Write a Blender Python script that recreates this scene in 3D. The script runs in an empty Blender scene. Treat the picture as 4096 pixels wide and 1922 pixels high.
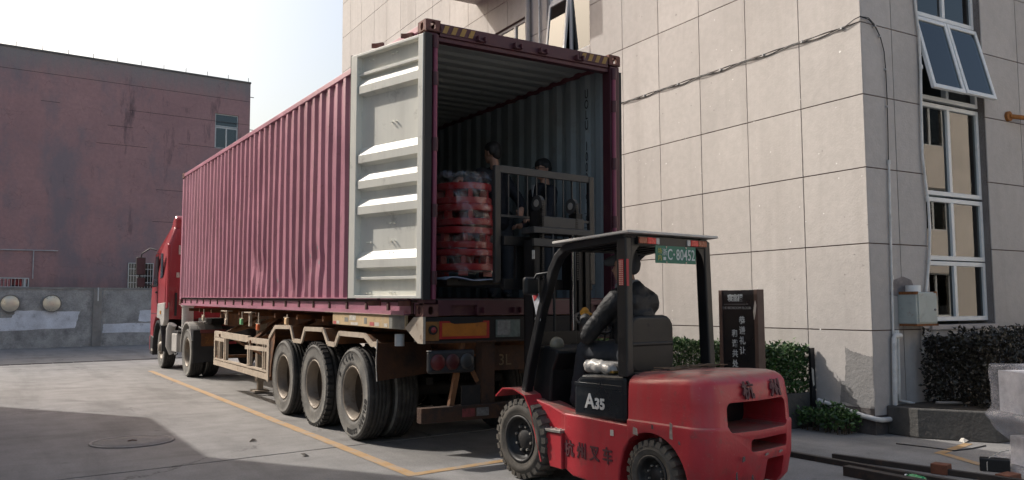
import bpy, bmesh, math, random
from mathutils import Matrix, Vector, Euler
R = math.radians
rng = random.Random(7)
scn = bpy.context.scene
COL = scn.collection

# ------------------------------------------------------------------ camera
cam_d = bpy.data.cameras.new('camera'); cam = bpy.data.objects.new('camera', cam_d); COL.objects.link(cam)
yaw, pitch, roll = R(32.098), R(4.502), R(-0.259)
fw = Vector((math.sin(yaw)*math.cos(pitch), math.cos(yaw)*math.cos(pitch), math.sin(pitch)))
rt = Vector((math.cos(yaw), -math.sin(yaw), 0)); up = rt.cross(fw)
rt2 = math.cos(roll)*rt + math.sin(roll)*up; up2 = -math.sin(roll)*rt + math.cos(roll)*up
M3 = Matrix((rt2, up2, -fw)).transposed()
cam.matrix_world = Matrix.Translation((-3.5055, -7.1901, 1.5144)) @ M3.to_4x4()
cam_d.sensor_width = 36; cam_d.lens = 3314.87/4096*36; cam_d.clip_end = 2000; cam_d.clip_start = 0.05
scn.camera = cam

# ------------------------------------------------------------------ sky and sun
SUN_AZ, SUN_EL = math.atan2(-0.545, 0.838), R(39.8)     # direction the light comes from, measured from +Y
sdir = Vector((-0.545*math.cos(SUN_EL), 0.838*math.cos(SUN_EL), math.sin(SUN_EL)))
world = bpy.data.worlds.new('World'); scn.world = world; world.use_nodes = True
nt = world.node_tree
sky = nt.nodes.new('ShaderNodeTexSky'); sky.sky_type = 'NISHITA'; sky.sun_disc = False
sky.sun_elevation = SUN_EL; sky.sun_rotation = SUN_AZ
sky.air_density = 1.3; sky.dust_density = 6.5; sky.ozone_density = 1.0
nt.links.new(sky.outputs[0], nt.nodes['Background'].inputs[0])
nt.nodes['Background'].inputs[1].default_value = 0.15
sl = bpy.data.lights.new('sun', 'SUN'); sl.energy = 3.2; sl.angle = R(0.53); sl.color = (1.0, 0.945, 0.885)
so = bpy.data.objects.new('sun', sl); COL.objects.link(so)
so.rotation_euler = (-sdir).to_track_quat('-Z', 'Y').to_euler(); so.location = (-20, 30, 30)
scn.view_settings.view_transform = 'Standard'; scn.view_settings.look = 'None'
scn.view_settings.exposure = 0.35; scn.view_settings.gamma = 1.0
scn.render.engine = 'CYCLES'; scn.cycles.max_bounces = 8; scn.cycles.diffuse_bounces = 3

# ------------------------------------------------------------------ materials
MATS = {}
def mat(name, col, rough=0.6, metal=0.0, var=0.18, vscale=6.0, bump=0.0, bscale=80.0, dirt=None, spec=0.5,
        coat=0.0, rnd=0.0, streak=None, sc=(1, 1, 1), fine=0.0, updust=None):
    """Principled material; colour varied by world-space noise; dirt=(col, amount, scale); streak=(col, amount)."""
    if name in MATS: return MATS[name]
    m = bpy.data.materials.new(name); m.use_nodes = True; t = m.node_tree; N = t.nodes; L = t.links
    b = N['Principled BSDF']; b.inputs['Metallic'].default_value = metal
    b.inputs['Specular IOR Level'].default_value = spec
    if coat: b.inputs['Coat Weight'].default_value = coat; b.inputs['Coat Roughness'].default_value = 0.12
    g = N.new('ShaderNodeNewGeometry')
    mp = N.new('ShaderNodeMapping'); mp.inputs['Scale'].default_value = sc; L.new(g.outputs['Position'], mp.inputs['Vector'])
    def noise(scale, det=6, rg=0.6, vec=None):
        n = N.new('ShaderNodeTexNoise'); n.inputs['Scale'].default_value = scale
        n.inputs['Detail'].default_value = det; n.inputs['Roughness'].default_value = rg
        L.new(vec or mp.outputs['Vector'], n.inputs['Vector']); return n
    def ramp(src, a, b_, ca=(0, 0, 0, 1), cb=(1, 1, 1, 1)):
        r = N.new('ShaderNodeValToRGB'); r.color_ramp.elements[0].position = a; r.color_ramp.elements[1].position = b_
        r.color_ramp.elements[0].color = ca; r.color_ramp.elements[1].color = cb; L.new(src, r.inputs[0]); return r
    def mix(fac, a, b_):
        x = N.new('ShaderNodeMix'); x.data_type = 'RGBA'
        if hasattr(fac, 'links'): L.new(fac, x.inputs[0])
        else: x.inputs[0].default_value = fac
        for k, v in ((6, a), (7, b_)):
            if hasattr(v, 'links'): L.new(v, x.inputs[k])
            else: x.inputs[k].default_value = (*v[:3], 1)
        return x.outputs[2]
    lo = tuple(c*(1-var) for c in col); hi = tuple(min(1, c*(1+var)) for c in col)
    n1 = noise(vscale); cur = ramp(n1.outputs[0], 0.3, 0.7, (*lo, 1), (*hi, 1)).outputs[0]
    if fine:
        n4 = noise(vscale*14, 3); r4 = ramp(n4.outputs[0], 0.35, 0.65, (1-fine,)*3+(1,), (1+fine,)*3+(1,))
        x = N.new('ShaderNodeMix'); x.data_type = 'RGBA'; x.blend_type = 'MULTIPLY'; x.inputs[0].default_value = 1
        L.new(cur, x.inputs[6]); L.new(r4.outputs[0], x.inputs[7]); cur = x.outputs[2]
    if rnd:
        oi = N.new('ShaderNodeObjectInfo'); rr = ramp(oi.outputs['Random'], 0, 1, (1-rnd,)*3+(1,), (1+rnd,)*3+(1,))
        x = N.new('ShaderNodeMix'); x.data_type = 'RGBA'; x.blend_type = 'MULTIPLY'; x.inputs[0].default_value = 1
        L.new(cur, x.inputs[6]); L.new(rr.outputs[0], x.inputs[7]); cur = x.outputs[2]
    rough_fac = None
    if dirt:
        dl = dirt if isinstance(dirt, list) else [dirt]
        for (dc, amt, dsc) in dl:
            n2 = noise(dsc, 8, 0.68); r2 = ramp(n2.outputs[0], 0.62-0.3*amt, 0.74-0.2*amt)
            mu = N.new('ShaderNodeMath'); mu.operation = 'MULTIPLY'; L.new(r2.outputs[0], mu.inputs[0]); mu.inputs[1].default_value = min(1, 0.35+amt)
            cur = mix(mu.outputs[0], cur, dc); rough_fac = mu.outputs[0]
    if streak:
        mp2 = N.new('ShaderNodeMapping'); mp2.inputs['Scale'].default_value = (streak[2], streak[2], streak[2]*0.06)
        L.new(g.outputs['Position'], mp2.inputs['Vector'])
        n3 = noise(1.0, 6, 0.6, mp2.outputs['Vector']); r3 = ramp(n3.outputs[0], 0.5, 0.75)
        mu = N.new('ShaderNodeMath'); mu.operation = 'MULTIPLY'; L.new(r3.outputs[0], mu.inputs[0]); mu.inputs[1].default_value = streak[1]
        cur = mix(mu.outputs[0], cur, streak[0])
    if updust:
        sp = N.new('ShaderNodeSeparateXYZ'); L.new(g.outputs['Normal'], sp.inputs[0]); rz = ramp(sp.outputs[2], 0.55, 0.95)
        n6 = noise(9, 6, .65); r6 = ramp(n6.outputs[0], .25, .6); mu = N.new('ShaderNodeMath'); mu.operation = 'MULTIPLY'; L.new(rz.outputs[0], mu.inputs[0]); L.new(r6.outputs[0], mu.inputs[1])
        mv = N.new('ShaderNodeMath'); mv.operation = 'MULTIPLY'; L.new(mu.outputs[0], mv.inputs[0]); mv.inputs[1].default_value = updust[1]
        cur = mix(mv.outputs[0], cur, updust[0]); rough_fac = mv.outputs[0] if rough_fac is None else rough_fac
    L.new(cur, b.inputs['Base Color'])
    rr = ramp(n1.outputs[0], 0.2, 0.8, (max(0.02, rough-0.08),)*3+(1,), (min(1, rough+0.1),)*3+(1,))
    if rough_fac is not None: L.new(mix(rough_fac, rr.outputs[0], (0.85,)*3), b.inputs['Roughness'])
    else: L.new(rr.outputs[0], b.inputs['Roughness'])
    if bump:
        nb = noise(bscale, 4, 0.6); bu = N.new('ShaderNodeBump'); bu.inputs['Strength'].default_value = bump
        bu.inputs['Distance'].default_value = 0.6/bscale if bscale > 10 else 0.03
        L.new(nb.outputs[0], bu.inputs['Height']); L.new(bu.outputs[0], b.inputs['Normal'])
    MATS[name] = m; return m
def glassmat(name, tint=(0.75, 0.85, 0.85), rough=0.0, refl=0.06):
    if name in MATS: return MATS[name]
    m = bpy.data.materials.new(name); m.use_nodes = True; t = m.node_tree; N = t.nodes; L = t.links
    N.remove(N['Principled BSDF']); o = N['Material Output']
    gl = N.new('ShaderNodeBsdfGlossy'); gl.inputs['Roughness'].default_value = rough+0.01
    tr = N.new('ShaderNodeBsdfTransparent'); tr.inputs[0].default_value = (*tint, 1)
    fr = N.new('ShaderNodeFresnel'); fr.inputs[0].default_value = 1.5
    ad = N.new('ShaderNodeMath'); ad.operation = 'MULTIPLY_ADD'; ad.inputs[1].default_value = 1.0; ad.inputs[2].default_value = refl; L.new(fr.outputs[0], ad.inputs[0])
    mx = N.new('ShaderNodeMixShader'); L.new(ad.outputs[0], mx.inputs[0]); L.new(tr.outputs[0], mx.inputs[1]); L.new(gl.outputs[0], mx.inputs[2])
    L.new(mx.outputs[0], o.inputs[0]); MATS[name] = m; return m

# ------------------------------------------------------------------ mesh helpers
class MB:
    def __init__(s): s.v = []; s.f = []; s.m = []; s.sm = []
    def add(s, vs, fs, mi=0, sm=False):
        o = len(s.v); s.v += [tuple(v) for v in vs]
        for f in fs: s.f.append(tuple(i+o for i in f)); s.m.append(mi); s.sm.append(sm)
        return s
    def box(s, x0, x1, y0, y1, z0, z1, mi=0):
        return s.add([(x0,y0,z0),(x1,y0,z0),(x1,y1,z0),(x0,y1,z0),(x0,y0,z1),(x1,y0,z1),(x1,y1,z1),(x0,y1,z1)],
                     [(3,2,1,0),(4,5,6,7),(0,1,5,4),(1,2,6,5),(2,3,7,6),(3,0,4,7)], mi)
    def bar(s, a, b, w, h, mi=0, upv=(0, 0, 1)):
        """box beam from a to b, w wide (sideways), h high"""
        a = Vector(a); b = Vector(b); d = (b-a).normalized(); u = Vector(upv)
        sd = d.cross(u)
        if sd.length < 1e-4: sd = d.cross(Vector((1, 0, 0)))
        sd.normalize(); u = sd.cross(d); vs = []
        for p in (a, b):
            for i, j in ((-1,-1),(1,-1),(1,1),(-1,1)): vs.append(p+sd*(i*w/2)+u*(j*h/2))
        return s.add(vs, [(0,1,2,3),(7,6,5,4),(0,4,5,1),(1,5,6,2),(2,6,7,3),(3,7,4,0)], mi)
    def cyl(s, a, b, r0, r1=None, n=16, mi=0, caps=True, sm=True):
        r1 = r0 if r1 is None else r1; a = Vector(a); b = Vector(b); d = (b-a).normalized()
        u = d.orthogonal().normalized(); w = d.cross(u); o = []
        for p, r in ((a, r0), (b, r1)):
            for i in range(n):
                t = 2*math.pi*i/n; o.append(p+u*(r*math.cos(t))+w*(r*math.sin(t)))
        s.add(o, [(i, (i+1) % n, n+(i+1) % n, n+i) for i in range(n)], mi, sm)
        if caps: s.add(o, [tuple(range(n-1, -1, -1)), tuple(range(n, 2*n))], mi)
        return s
    def tube(s, pts, r, n=8, mi=0, caps=True):
        pts = [Vector(p) for p in pts]; rings = []; prev = None
        for i, p in enumerate(pts):
            d = (pts[min(i+1, len(pts)-1)]-pts[max(i-1, 0)]).normalized()
            if prev is None: u = d.orthogonal().normalized()
            else: u = (prev-d*prev.dot(d)).normalized()
            prev = u; w = d.cross(u); rr = r[i] if isinstance(r, (list, tuple)) else r
            rings.append([p+u*(rr*math.cos(2*math.pi*k/n))+w*(rr*math.sin(2*math.pi*k/n)) for k in range(n)])
        vs = [v for rg in rings for v in rg]; fs = []
        for i in range(len(rings)-1):
            for k in range(n): fs.append((i*n+k, i*n+(k+1) % n, (i+1)*n+(k+1) % n, (i+1)*n+k))
        s.add(vs, fs, mi, True)
        if caps: s.add(vs, [tuple(range(n-1, -1, -1)), tuple((len(rings)-1)*n+k for k in range(n))], mi)
        return s
    def prism(s, poly, a0, a1, axis='x', mi=0):
        """polygon in the other two axes, extruded a0..a1 along axis; poly for x:(y,z) y:(x,z) z:(x,y)"""
        n = len(poly); vs = []
        for a in (a0, a1):
            for p, q in poly: vs.append((a, p, q) if axis == 'x' else (p, a, q) if axis == 'y' else (p, q, a))
        return s.add(vs, [tuple(range(n)), tuple(range(2*n-1, n-1, -1))]+[(i, n+i, n+(i+1) % n, (i+1) % n) for i in range(n)], mi)
    def lathe(s, prof, c=(0, 0, 0), axis='x', n=32, mi=0, sm=True, mis=None):
        """prof: list of (radius, offset along axis)"""
        vs = []; c = Vector(c)
        for (r, h) in prof:
            for i in range(n):
                t = 2*math.pi*i/n; a, b = r*math.cos(t), r*math.sin(t)
                vs.append(c+Vector((h, a, b) if axis == 'x' else (b, h, a) if axis == 'y' else (a, b, h)))
        for j in range(len(prof)-1):
            s.add(vs if j == 0 else [], [], 0)
            o = len(s.v)-len(vs)
            for i in range(n):
                s.f.append((o+j*n+i, o+j*n+(i+1) % n, o+(j+1)*n+(i+1) % n, o+(j+1)*n+i)); s.m.append(mis[j] if mis else mi); s.sm.append(sm)
        return s
    def sweep(s, sec, path, mi=0, closed=True):
        """sec: function(i) -> list of points in space, for each path index; quads between"""
        rings = [sec(i) for i in path]; n = len(rings[0]); vs = [v for r in rings for v in r]; fs = []
        for i in range(len(rings)-1):
            for k in range(n if closed else n-1): fs.append((i*n+k, i*n+(k+1) % n, (i+1)*n+(k+1) % n, (i+1)*n+k))
        return s.add(vs, fs, mi, True)
    def xf(s, M, start=0):
        for i in range(start, len(s.v)): s.v[i] = tuple(M @ Vector(s.v[i]))
        return s
    def mesh(s, name, mats):
        me = bpy.data.meshes.new(name); me.from_pydata(s.v, [], s.f)
        for m in (mats if isinstance(mats, (list, tuple)) else [mats]): me.materials.append(m)
        me.polygons.foreach_set('material_index', s.m); me.polygons.foreach_set('use_smooth', s.sm); me.update()
        b = bmesh.new(); b.from_mesh(me); bmesh.ops.recalc_face_normals(b, faces=b.faces); b.to_mesh(me); b.free()
        return me
    def build(s, name, mats, parent=None, bevel=0, seg=2, loc=None, sub=0):
        o = bpy.data.objects.new(name, s.mesh(name, mats)); COL.objects.link(o)
        if parent is not None: o.parent = parent
        if loc is not None: o.location = loc
        if sub:
            md = o.modifiers.new('subdivision', 'SUBSURF'); md.levels = sub; md.render_levels = sub
        if bevel:
            md = o.modifiers.new('bevel', 'BEVEL'); md.width = bevel; md.segments = seg; md.limit_method = 'ANGLE'; md.angle_limit = R(35); md.harden_normals = False
        return o
def tag(o, label=None, cat=None, group=None, kind=None):
    if label: o['label'] = label
    if cat: o['category'] = cat
    if group: o['group'] = group
    if kind: o['kind'] = kind
    return o
def thing(name, label, cat, loc=(0, 0, 0), rot=(0, 0, 0), group=None, size=0.3):
    o = bpy.data.objects.new(name, None); COL.objects.link(o); o.location = loc; o.rotation_euler = rot; o.empty_display_size = size
    return tag(o, label, cat, group)
def dup(o, parent=None, loc=None, rot=None, kids=True):
    c = o.copy(); COL.objects.link(c)
    if parent is not None: c.parent = parent
    if loc is not None: c.location = loc
    if rot is not None: c.rotation_euler = rot
    if kids:
        for ch in list(o.children): dup(ch, c)
    return c
UNIT = {}
def unitbox(name, m, parent, x0, x1, y0, y1, z0, z1):
    """cheap piece: a shared unit cube scaled to size"""
    if m.name not in UNIT: UNIT[m.name] = MB().box(-.5, .5, -.5, .5, -.5, .5).mesh('piece', m)
    o = bpy.data.objects.new(name, UNIT[m.name]); COL.objects.link(o); o.parent = parent
    o.location = ((x0+x1)/2, (y0+y1)/2, (z0+z1)/2); o.scale = (x1-x0, y1-y0, z1-z0); return o
def text(name, body, m, parent, loc, rot, size, depth=0.002, align='CENTER', sx=1.0, spacing=1.0, bold=0.0):
    c = bpy.data.curves.new(name, 'FONT'); c.body = body; c.size = size; c.extrude = depth; c.align_x = align; c.align_y = 'CENTER'
    c.space_character = spacing; c.offset = bold; c.resolution_u = 3
    t = bpy.data.objects.new(name+'_c', c); COL.objects.link(t)
    bpy.context.view_layer.update()
    me = bpy.data.meshes.new_from_object(t.evaluated_get(bpy.context.evaluated_depsgraph_get()))
    bpy.data.objects.remove(t); bpy.data.curves.remove(c)
    me.materials.clear(); me.materials.append(m)
    o = bpy.data.objects.new(name, me); COL.objects.link(o); o.parent = parent; o.location = loc; o.rotation_euler = rot; o.scale = (sx, 1, 1)
    return o
# ------------------------------------------------------------------ ground
def ground_mat():
    m = bpy.data.materials.new('concrete_yard'); m.use_nodes = True; t = m.node_tree; N = t.nodes; L = t.links; b = N['Principled BSDF']
    g = N.new('ShaderNodeNewGeometry')
    def noise(sc, det, rg, vec=None, scl=None):
        mp = N.new('ShaderNodeMapping'); mp.inputs['Scale'].default_value = scl or (1, 1, 1); L.new(g.outputs['Position'], mp.inputs['Vector'])
        n = N.new('ShaderNodeTexNoise'); n.inputs['Scale'].default_value = sc; n.inputs['Detail'].default_value = det; n.inputs['Roughness'].default_value = rg
        L.new(mp.outputs['Vector'], n.inputs['Vector']); return n
    def ramp(src, *st):
        r = N.new('ShaderNodeValToRGB'); e = r.color_ramp.elements
        while len(e) < len(st): e.new(0.5)
        for k, (p, c) in enumerate(st): e[k].position = p; e[k].color = (*c, 1) if isinstance(c, tuple) else (c, c, c, 1)
        L.new(src, r.inputs[0]); return r
    def mul(a, c, f=1.0):
        x = N.new('ShaderNodeMix'); x.data_type = 'RGBA'; x.blend_type = 'MULTIPLY'; x.inputs[0].default_value = f
        L.new(a, x.inputs[6]); L.new(c, x.inputs[7]); return x.outputs[2]
    big = ramp(noise(0.35, 6, 0.6).outputs[0], (0.25, (0.216, 0.212, 0.205)), (0.75, (0.280, 0.274, 0.266)))
    med = ramp(noise(2.2, 8, 0.7).outputs[0], (0.3, 0.80), (0.7, 1.12)); cur = mul(big.outputs[0], med.outputs[0])
    fine = ramp(noise(55, 4, 0.7).outputs[0], (0.3, 0.78), (0.7, 1.15)); cur = mul(cur, fine.outputs[0])
    # tyre rubber and water marks, long in Y
    tr = ramp(noise(1.0, 5, 0.6, scl=(1.3, 0.16, 1)).outputs[0], (0.33, 0.66), (0.52, 1.0)); cur = mul(cur, tr.outputs[0], 0.75)
    tr2 = ramp(noise(1.0, 4, 0.55, scl=(0.3, 1.1, 1)).outputs[0], (0.30, 0.74), (0.46, 1.0)); cur = mul(cur, tr2.outputs[0], 0.7)
    # curved tyre tracks
    for (cx_, cy_, rad, wd) in ((-13.5, 3.0, 12.3, .12), (-13.5, 3.0, 14.2, .12), (9.0, 20.0, 14.6, .10), (9.0, 20.0, 16.4, .10), (-7.0, 15.5, 6.2, .09)):
        ds = N.new('ShaderNodeVectorMath'); ds.operation = 'DISTANCE'; ds.inputs[1].default_value = (cx_, cy_, 0); L.new(g.outputs['Position'], ds.inputs[0])
        sb_ = N.new('ShaderNodeMath'); sb_.operation = 'SUBTRACT'; sb_.inputs[1].default_value = rad; L.new(ds.outputs['Value'], sb_.inputs[0])
        ab = N.new('ShaderNodeMath'); ab.operation = 'ABSOLUTE'; L.new(sb_.outputs[0], ab.inputs[0])
        nz_ = noise(1.4, 4, .6); rg_ = ramp(nz_.outputs[0], (.42, 0.0), (.62, .8)); bnd = ramp(ab.outputs[0], (wd*.55, .80), (wd*1.3, 1.0))
        xx = N.new('ShaderNodeMix'); xx.data_type = 'RGBA'; xx.blend_type = 'MULTIPLY'; L.new(rg_.outputs[0], xx.inputs[0]); L.new(cur, xx.inputs[6]); L.new(bnd.outputs[0], xx.inputs[7]); cur = xx.outputs[2]
    # pale scuffs and dark drips
    sp = ramp(noise(7, 3, .55).outputs[0], (.70, 1.0), (.76, 1.22)); cur = mul(cur, sp.outputs[0], .8)
    dp = ramp(noise(4.5, 2, .5).outputs[0], (.25, .72), (.31, 1.0)); cur = mul(cur, dp.outputs[0], .8)
    # cracks
    v = N.new('ShaderNodeTexVoronoi'); v.feature = 'DISTANCE_TO_EDGE'; v.inputs['Scale'].default_value = 0.21
    wv = N.new('ShaderNodeMix'); wv.data_type = 'VECTOR'; wv.inputs[0].default_value = 0.08
    n5 = noise(3, 6, 0.7); L.new(g.outputs['Position'], wv.inputs[4]); L.new(n5.outputs[1], wv.inputs[5]); 
    sc = N.new('ShaderNodeVectorMath'); sc.operation = 'ADD'; ms = N.new('ShaderNodeVectorMath'); ms.operation = 'SCALE'; ms.inputs['Scale'].default_value = 0.5
    L.new(n5.outputs[1], ms.inputs[0]); L.new(g.outputs['Position'], sc.inputs[0]); L.new(ms.outputs[0], sc.inputs[1]); L.new(sc.outputs[0], v.inputs['Vector'])
    cr = ramp(v.outputs['Distance'], (0.0010, 0.40), (0.0026, 1.0)); 
    gate = ramp(noise(0.6, 3, 0.5).outputs[0], (0.46, 0.0), (0.56, 1.0))
    x = N.new('ShaderNodeMix'); x.data_type = 'RGBA'; x.blend_type = 'MULTIPLY'; L.new(gate.outputs[0], x.inputs[0]); L.new(cur, x.inputs[6]); L.new(cr.outputs[0], x.inputs[7]); cur = x.outputs[2]
    L.new(cur, b.inputs['Base Color']); b.inputs['Roughness'].default_value = 0.88; b.inputs['Specular IOR Level'].default_value = 0.25
    bu = N.new('ShaderNodeBump'); bu.inputs['Strength'].default_value = 0.25; bu.inputs['Distance'].default_value = 0.006
    L.new(noise(90, 5, 0.7).outputs[0], bu.inputs['Height']); L.new(bu.outputs[0], b.inputs['Normal']); return m
M_GROUND = ground_mat()
M_DARK = mat('joint_dark', (0.03, 0.028, 0.026), 0.95, var=0.3, vscale=20)
# concrete yard cast in slabs, with open joints between them: an earth sheet below, slabs above
tag(MB().add([(-600,-600,-0.02),(600,-600,-0.02),(600,600,-0.02),(-600,600,-0.02)], [(0,1,2,3)]).build('ground', M_DARK), kind='structure')
def slab_edge(y, k):     # slightly wandering joint line along X
    r = random.Random(k); return [(x, y+0.095*(x+0.5)+r.uniform(-.012, .012)) for x in [-600, -60, -20, -10]+[-8+0.4*i for i in range(40)]+[12, 20, 60, 600]]
ycuts = [-600, -24, -11.5, 1.47, 6.55, 12.6, 19.02, 26, 34, 600]
gaps = {1.47: .018, 6.55: .002, 12.6: .003, 19.02: .075}
gp = None
for a, b in zip(ycuts[:-1], ycuts[1:]):
    e0 = [(x, y+gaps.get(a, .003)) for x, y in slab_edge(a, int(a*100))]; e1 = [(x, y-gaps.get(b, .003)) for x, y in slab_edge(b, int(b*100))]
    n = len(e0); m = MB(); vs = [(x, y, 0) for x, y in e0]+[(x, y, 0) for x, y in e1]
    fs = [(i, i+1, n+i+1, n+i) for i in range(n-1)]; m.add(vs, fs)
    vs2 = [(x, y, -0.02) for x, y in e0]+[(x, y, 0) for x, y in e0]; m.add(vs2, [(i, i+1, n+i+1, n+i) for i in range(n-1)])
    vs3 = [(x, y, -0.02) for x, y in e1]+[(x, y, 0) for x, y in e1]; m.add(vs3, [(i, i+1, n+i+1, n+i) for i in range(n-1)])
    o = m.build('pavement', M_GROUND)
    tag(o, kind='structure')
dc = MB(); n_ = 40
for k in range(n_): x = -9+k*.5; dc.box(x, x+.46, 18.98+.13*(x+.5)-.09, 18.98+.13*(x+.5)+.09, .0, .006)
tag(dc.build('drain_channel', mat('drain_iron', (.02, .02, .022), .8)), kind='structure')
# painted parking lines
M_YEL = mat('worn_yellow_paint', (0.40, 0.25, 0.11), 0.8, var=0.25, vscale=5, dirt=[((0.25, 0.235, 0.215), 0.52, 5.0), ((0.25, 0.235, 0.215), 0.32, 40.)], bump=0.2, bscale=90)
def strip(pts, w, z=0.004):
    m = MB(); vs = []
    for i, p in enumerate(pts):
        q = Vector(pts[min(i+1, len(pts)-1)])-Vector(pts[max(i-1, 0)]); nrm = Vector((-q.y, q.x)).normalized()
        j = rng.uniform(-.006, .006)
        vs += [(p[0]+nrm.x*(w/2+j), p[1]+nrm.y*(w/2+j), z), (p[0]-nrm.x*(w/2-j), p[1]-nrm.y*(w/2-j), z)]
    return m.add(vs, [(2*i, 2*i+1, 2*i+3, 2*i+2) for i in range(len(pts)-1)])
mk = MB()
m1 = strip([(-0.25, -0.345+i*0.25) for i in range(59)], 0.12); m2 = strip([(-0.19+i*0.2, -0.285+i*0.2*0.12) for i in range(23)], 0.11, 0.0045)
for mm in (m1, m2): mk.add(mm.v, mm.f)
tag(mk.build('road_marking', M_YEL), kind='structure')
mk = strip([(4.64, -2.26), (4.9, -2.22), (5.2, -2.16), (5.5, -2.09)], 0.09); m2 = strip([(4.68, -2.31), (4.55, -2.55), (4.44, -2.8), (4.36, -3.1)], 0.10, 0.0045); mk.add(m2.v, m2.f)
tag(mk.build('road_marking', M_YEL), kind='structure')
# manhole
mh = thing('manhole_cover', 'round concrete manhole cover set in the yard at the edge of the shadow', 'manhole', (-2.1, 3.12, 0))
M_MH = mat('manhole_concrete', (0.22, 0.21, 0.195), 0.9, var=0.25, vscale=9, bump=0.3, bscale=60, dirt=((0.12, 0.115, 0.11), 0.25, 6))
MB().lathe([(0.445, 0.004), (0.445, 0.012), (0.415, 0.014), (0.405, 0.004)], axis='z', n=48).build('rim', mat('manhole_rim', (0.27, 0.26, 0.245), 0.9, var=.2, vscale=12, bump=.3), mh)
MB().lathe([(0.40, 0.003), (0.398, 0.008), (0.2, 0.010), (0.001, 0.010)], axis='z', n=48).build('cover', M_GROUND, mh)
MB().tube([(-.05, 0, .012), (0, 0, .022), (.05, 0, .012)], .006).build('lifting_hook', mat('rusty_steel', (0.13, 0.075, 0.05), 0.8, var=.3, vscale=15, bump=.2), mh)
# small debris on the concrete
M_DEB = mat('debris', (0.18, 0.16, 0.13), 0.9)
for k, (x, y) in enumerate([(-1.0, 2.35), (-0.72, 1.12)]):
    m = MB(); m.add([(0,0,.004),(.09,.01,.012),(.075,.06,.028),(.01,.045,.006),(.04,.03,.035)], [(0,1,4),(1,2,4),(2,3,4),(3,0,4)])
    o = m.build('litter', M_DEB, loc=(x, y, 0)); o.rotation_euler[2] = k*1.9
    tag(o, ['small curled scrap on the concrete beyond the yellow line', 'tiny scrap on the concrete beside the slab joint'][k], 'litter', 'scraps on the yard')

# ------------------------------------------------------------------ beige building
DY = R(1.613)
bld = thing('dormitory_building', 'tall beige panelled building with brown joints on the right', 'building', (5.2056, -1.1873, 0), (0, 0, -DY))
M_PANEL = mat('beige_render', (0.452, 0.428, 0.408), 0.9, var=0.08, vscale=0.7, bump=0.2, bscale=34, rnd=0.045, fine=0.04, streak=((0.31, 0.285, 0.265), 0.45, 2.2), spec=0.2)
M_JOINT = mat('brown_joint', (0.10, 0.065, 0.055), 0.95, var=0.2)
M_REVEAL = mat('reveal_render', (0.45, 0.41, 0.39), 0.9, var=0.1, bump=0.3, bscale=30)
M_UPVC = mat('white_frame', (0.70, 0.72, 0.72), 0.45, var=0.06, vscale=3, dirt=((0.36, 0.35, 0.33), 0.12, 6))
M_GLASS = glassmat('window_glass', (0.55, 0.64, 0.66), refl=.09)
M_GLASS2 = glassmat('tinted_glass', (0.30, 0.40, 0.44))
M_INT = mat('room_dark', (0.16, 0.16, 0.15), 0.9, var=0.3, vscale=1.0)
M_CURT = mat('room_pale', (0.40, 0.38, 0.33), 0.9, var=0.2, vscale=1.5)
zj = [0.0, 1.2, 2.225, 3.13, 4.012, 4.893, 5.80, 6.85, 7.90, 8.95, 10.08, 11.2, 12.4, 13.6]
yj = [0, .914, 1.828, 2.742, 3.656, 4.57, 5.49, 6.45, 7.45, 8.41, 9.254, 10.19, 11.14, 12.12, 13.14, 14.16, 15.15, 16.13, 17.2, 18.2, 18.95]
wallw = [(5.50, 6.90, 6.12, 8.0), (7.62, 9.0, 5.8, 7.34)]
xj = [0, .59, 1.15, 2.54, 3.41, 4.3, 5.2, 6.1, 7.0, 7.9, 8.8]
facw = [(1.15, 2.54, 1.24, 9.0)]
def subtract(r, ws):
    out = [r]
    for (a0, a1, b0, b1) in ws:
        nx = []
        for (p0, p1, q0, q1) in out:
            if a1 <= p0 or a0 >= p1 or b1 <= q0 or b0 >= q1: nx.append((p0, p1, q0, q1)); continue
            if a0 > p0: nx.append((p0, a0, q0, q1))
            if a1 < p1: nx.append((a1, p1, q0, q1))
            c0, c1 = max(p0, a0), min(p1, a1)
            if b0 > q0: nx.append((c0, c1, q0, b0))
            if b1 < q1: nx.append((c0, c1, b1, q1))
        out = [r for r in nx if r[1]-r[0] > .03 and r[3]-r[2] > .03]
    return out
G = 0.0068
# core mass behind the panels, holed where the windows are: built as boxes between openings
core = MB()
def grid_core(us, ws_, zmax, place):
    cuts_u = sorted(set([us[0], us[-1]]+[w for q in ws_ for w in q[:2]])); cuts_z = sorted(set([-.1, zmax]+[w for q in ws_ for w in q[2:] if w < zmax]))
    for a, b in zip(cuts_u[:-1], cuts_u[1:]):
        for c, d in zip(cuts_z[:-1], cuts_z[1:]):
            if any(q[0] <= a and q[1] >= b and q[2] <= c and q[3] >= d for q in ws_): continue
            place(a, b, c, d)
grid_core(yj, wallw, 13.6, lambda a, b, c, d: core.box(.014, .25, max(a, .25), b, c, d) if b > .25 else None)
grid_core(xj, facw, 13.6, lambda a, b, c, d: core.box(max(a, .0145), b, .014, .25, c, d))
core.build('wall', M_JOINT, bld)
for c0, c1 in zip(yj[:-1], yj[1:]):
    for r0, r1 in zip(zj[:-1], zj[1:]):
        for (a, b, c, d) in subtract((c0, c1, r0, r1), wallw):
            gl = G if a == c0 and a > 0 else 0; gr = G if b == c1 else 0; gb = G if c == r0 else 0; gt = G if d == r1 else 0
            unitbox('panel', M_PANEL, bld, rng.uniform(-.0008, .0008), .016, a+gl, b-gr, c+gb, d-gt)
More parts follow.
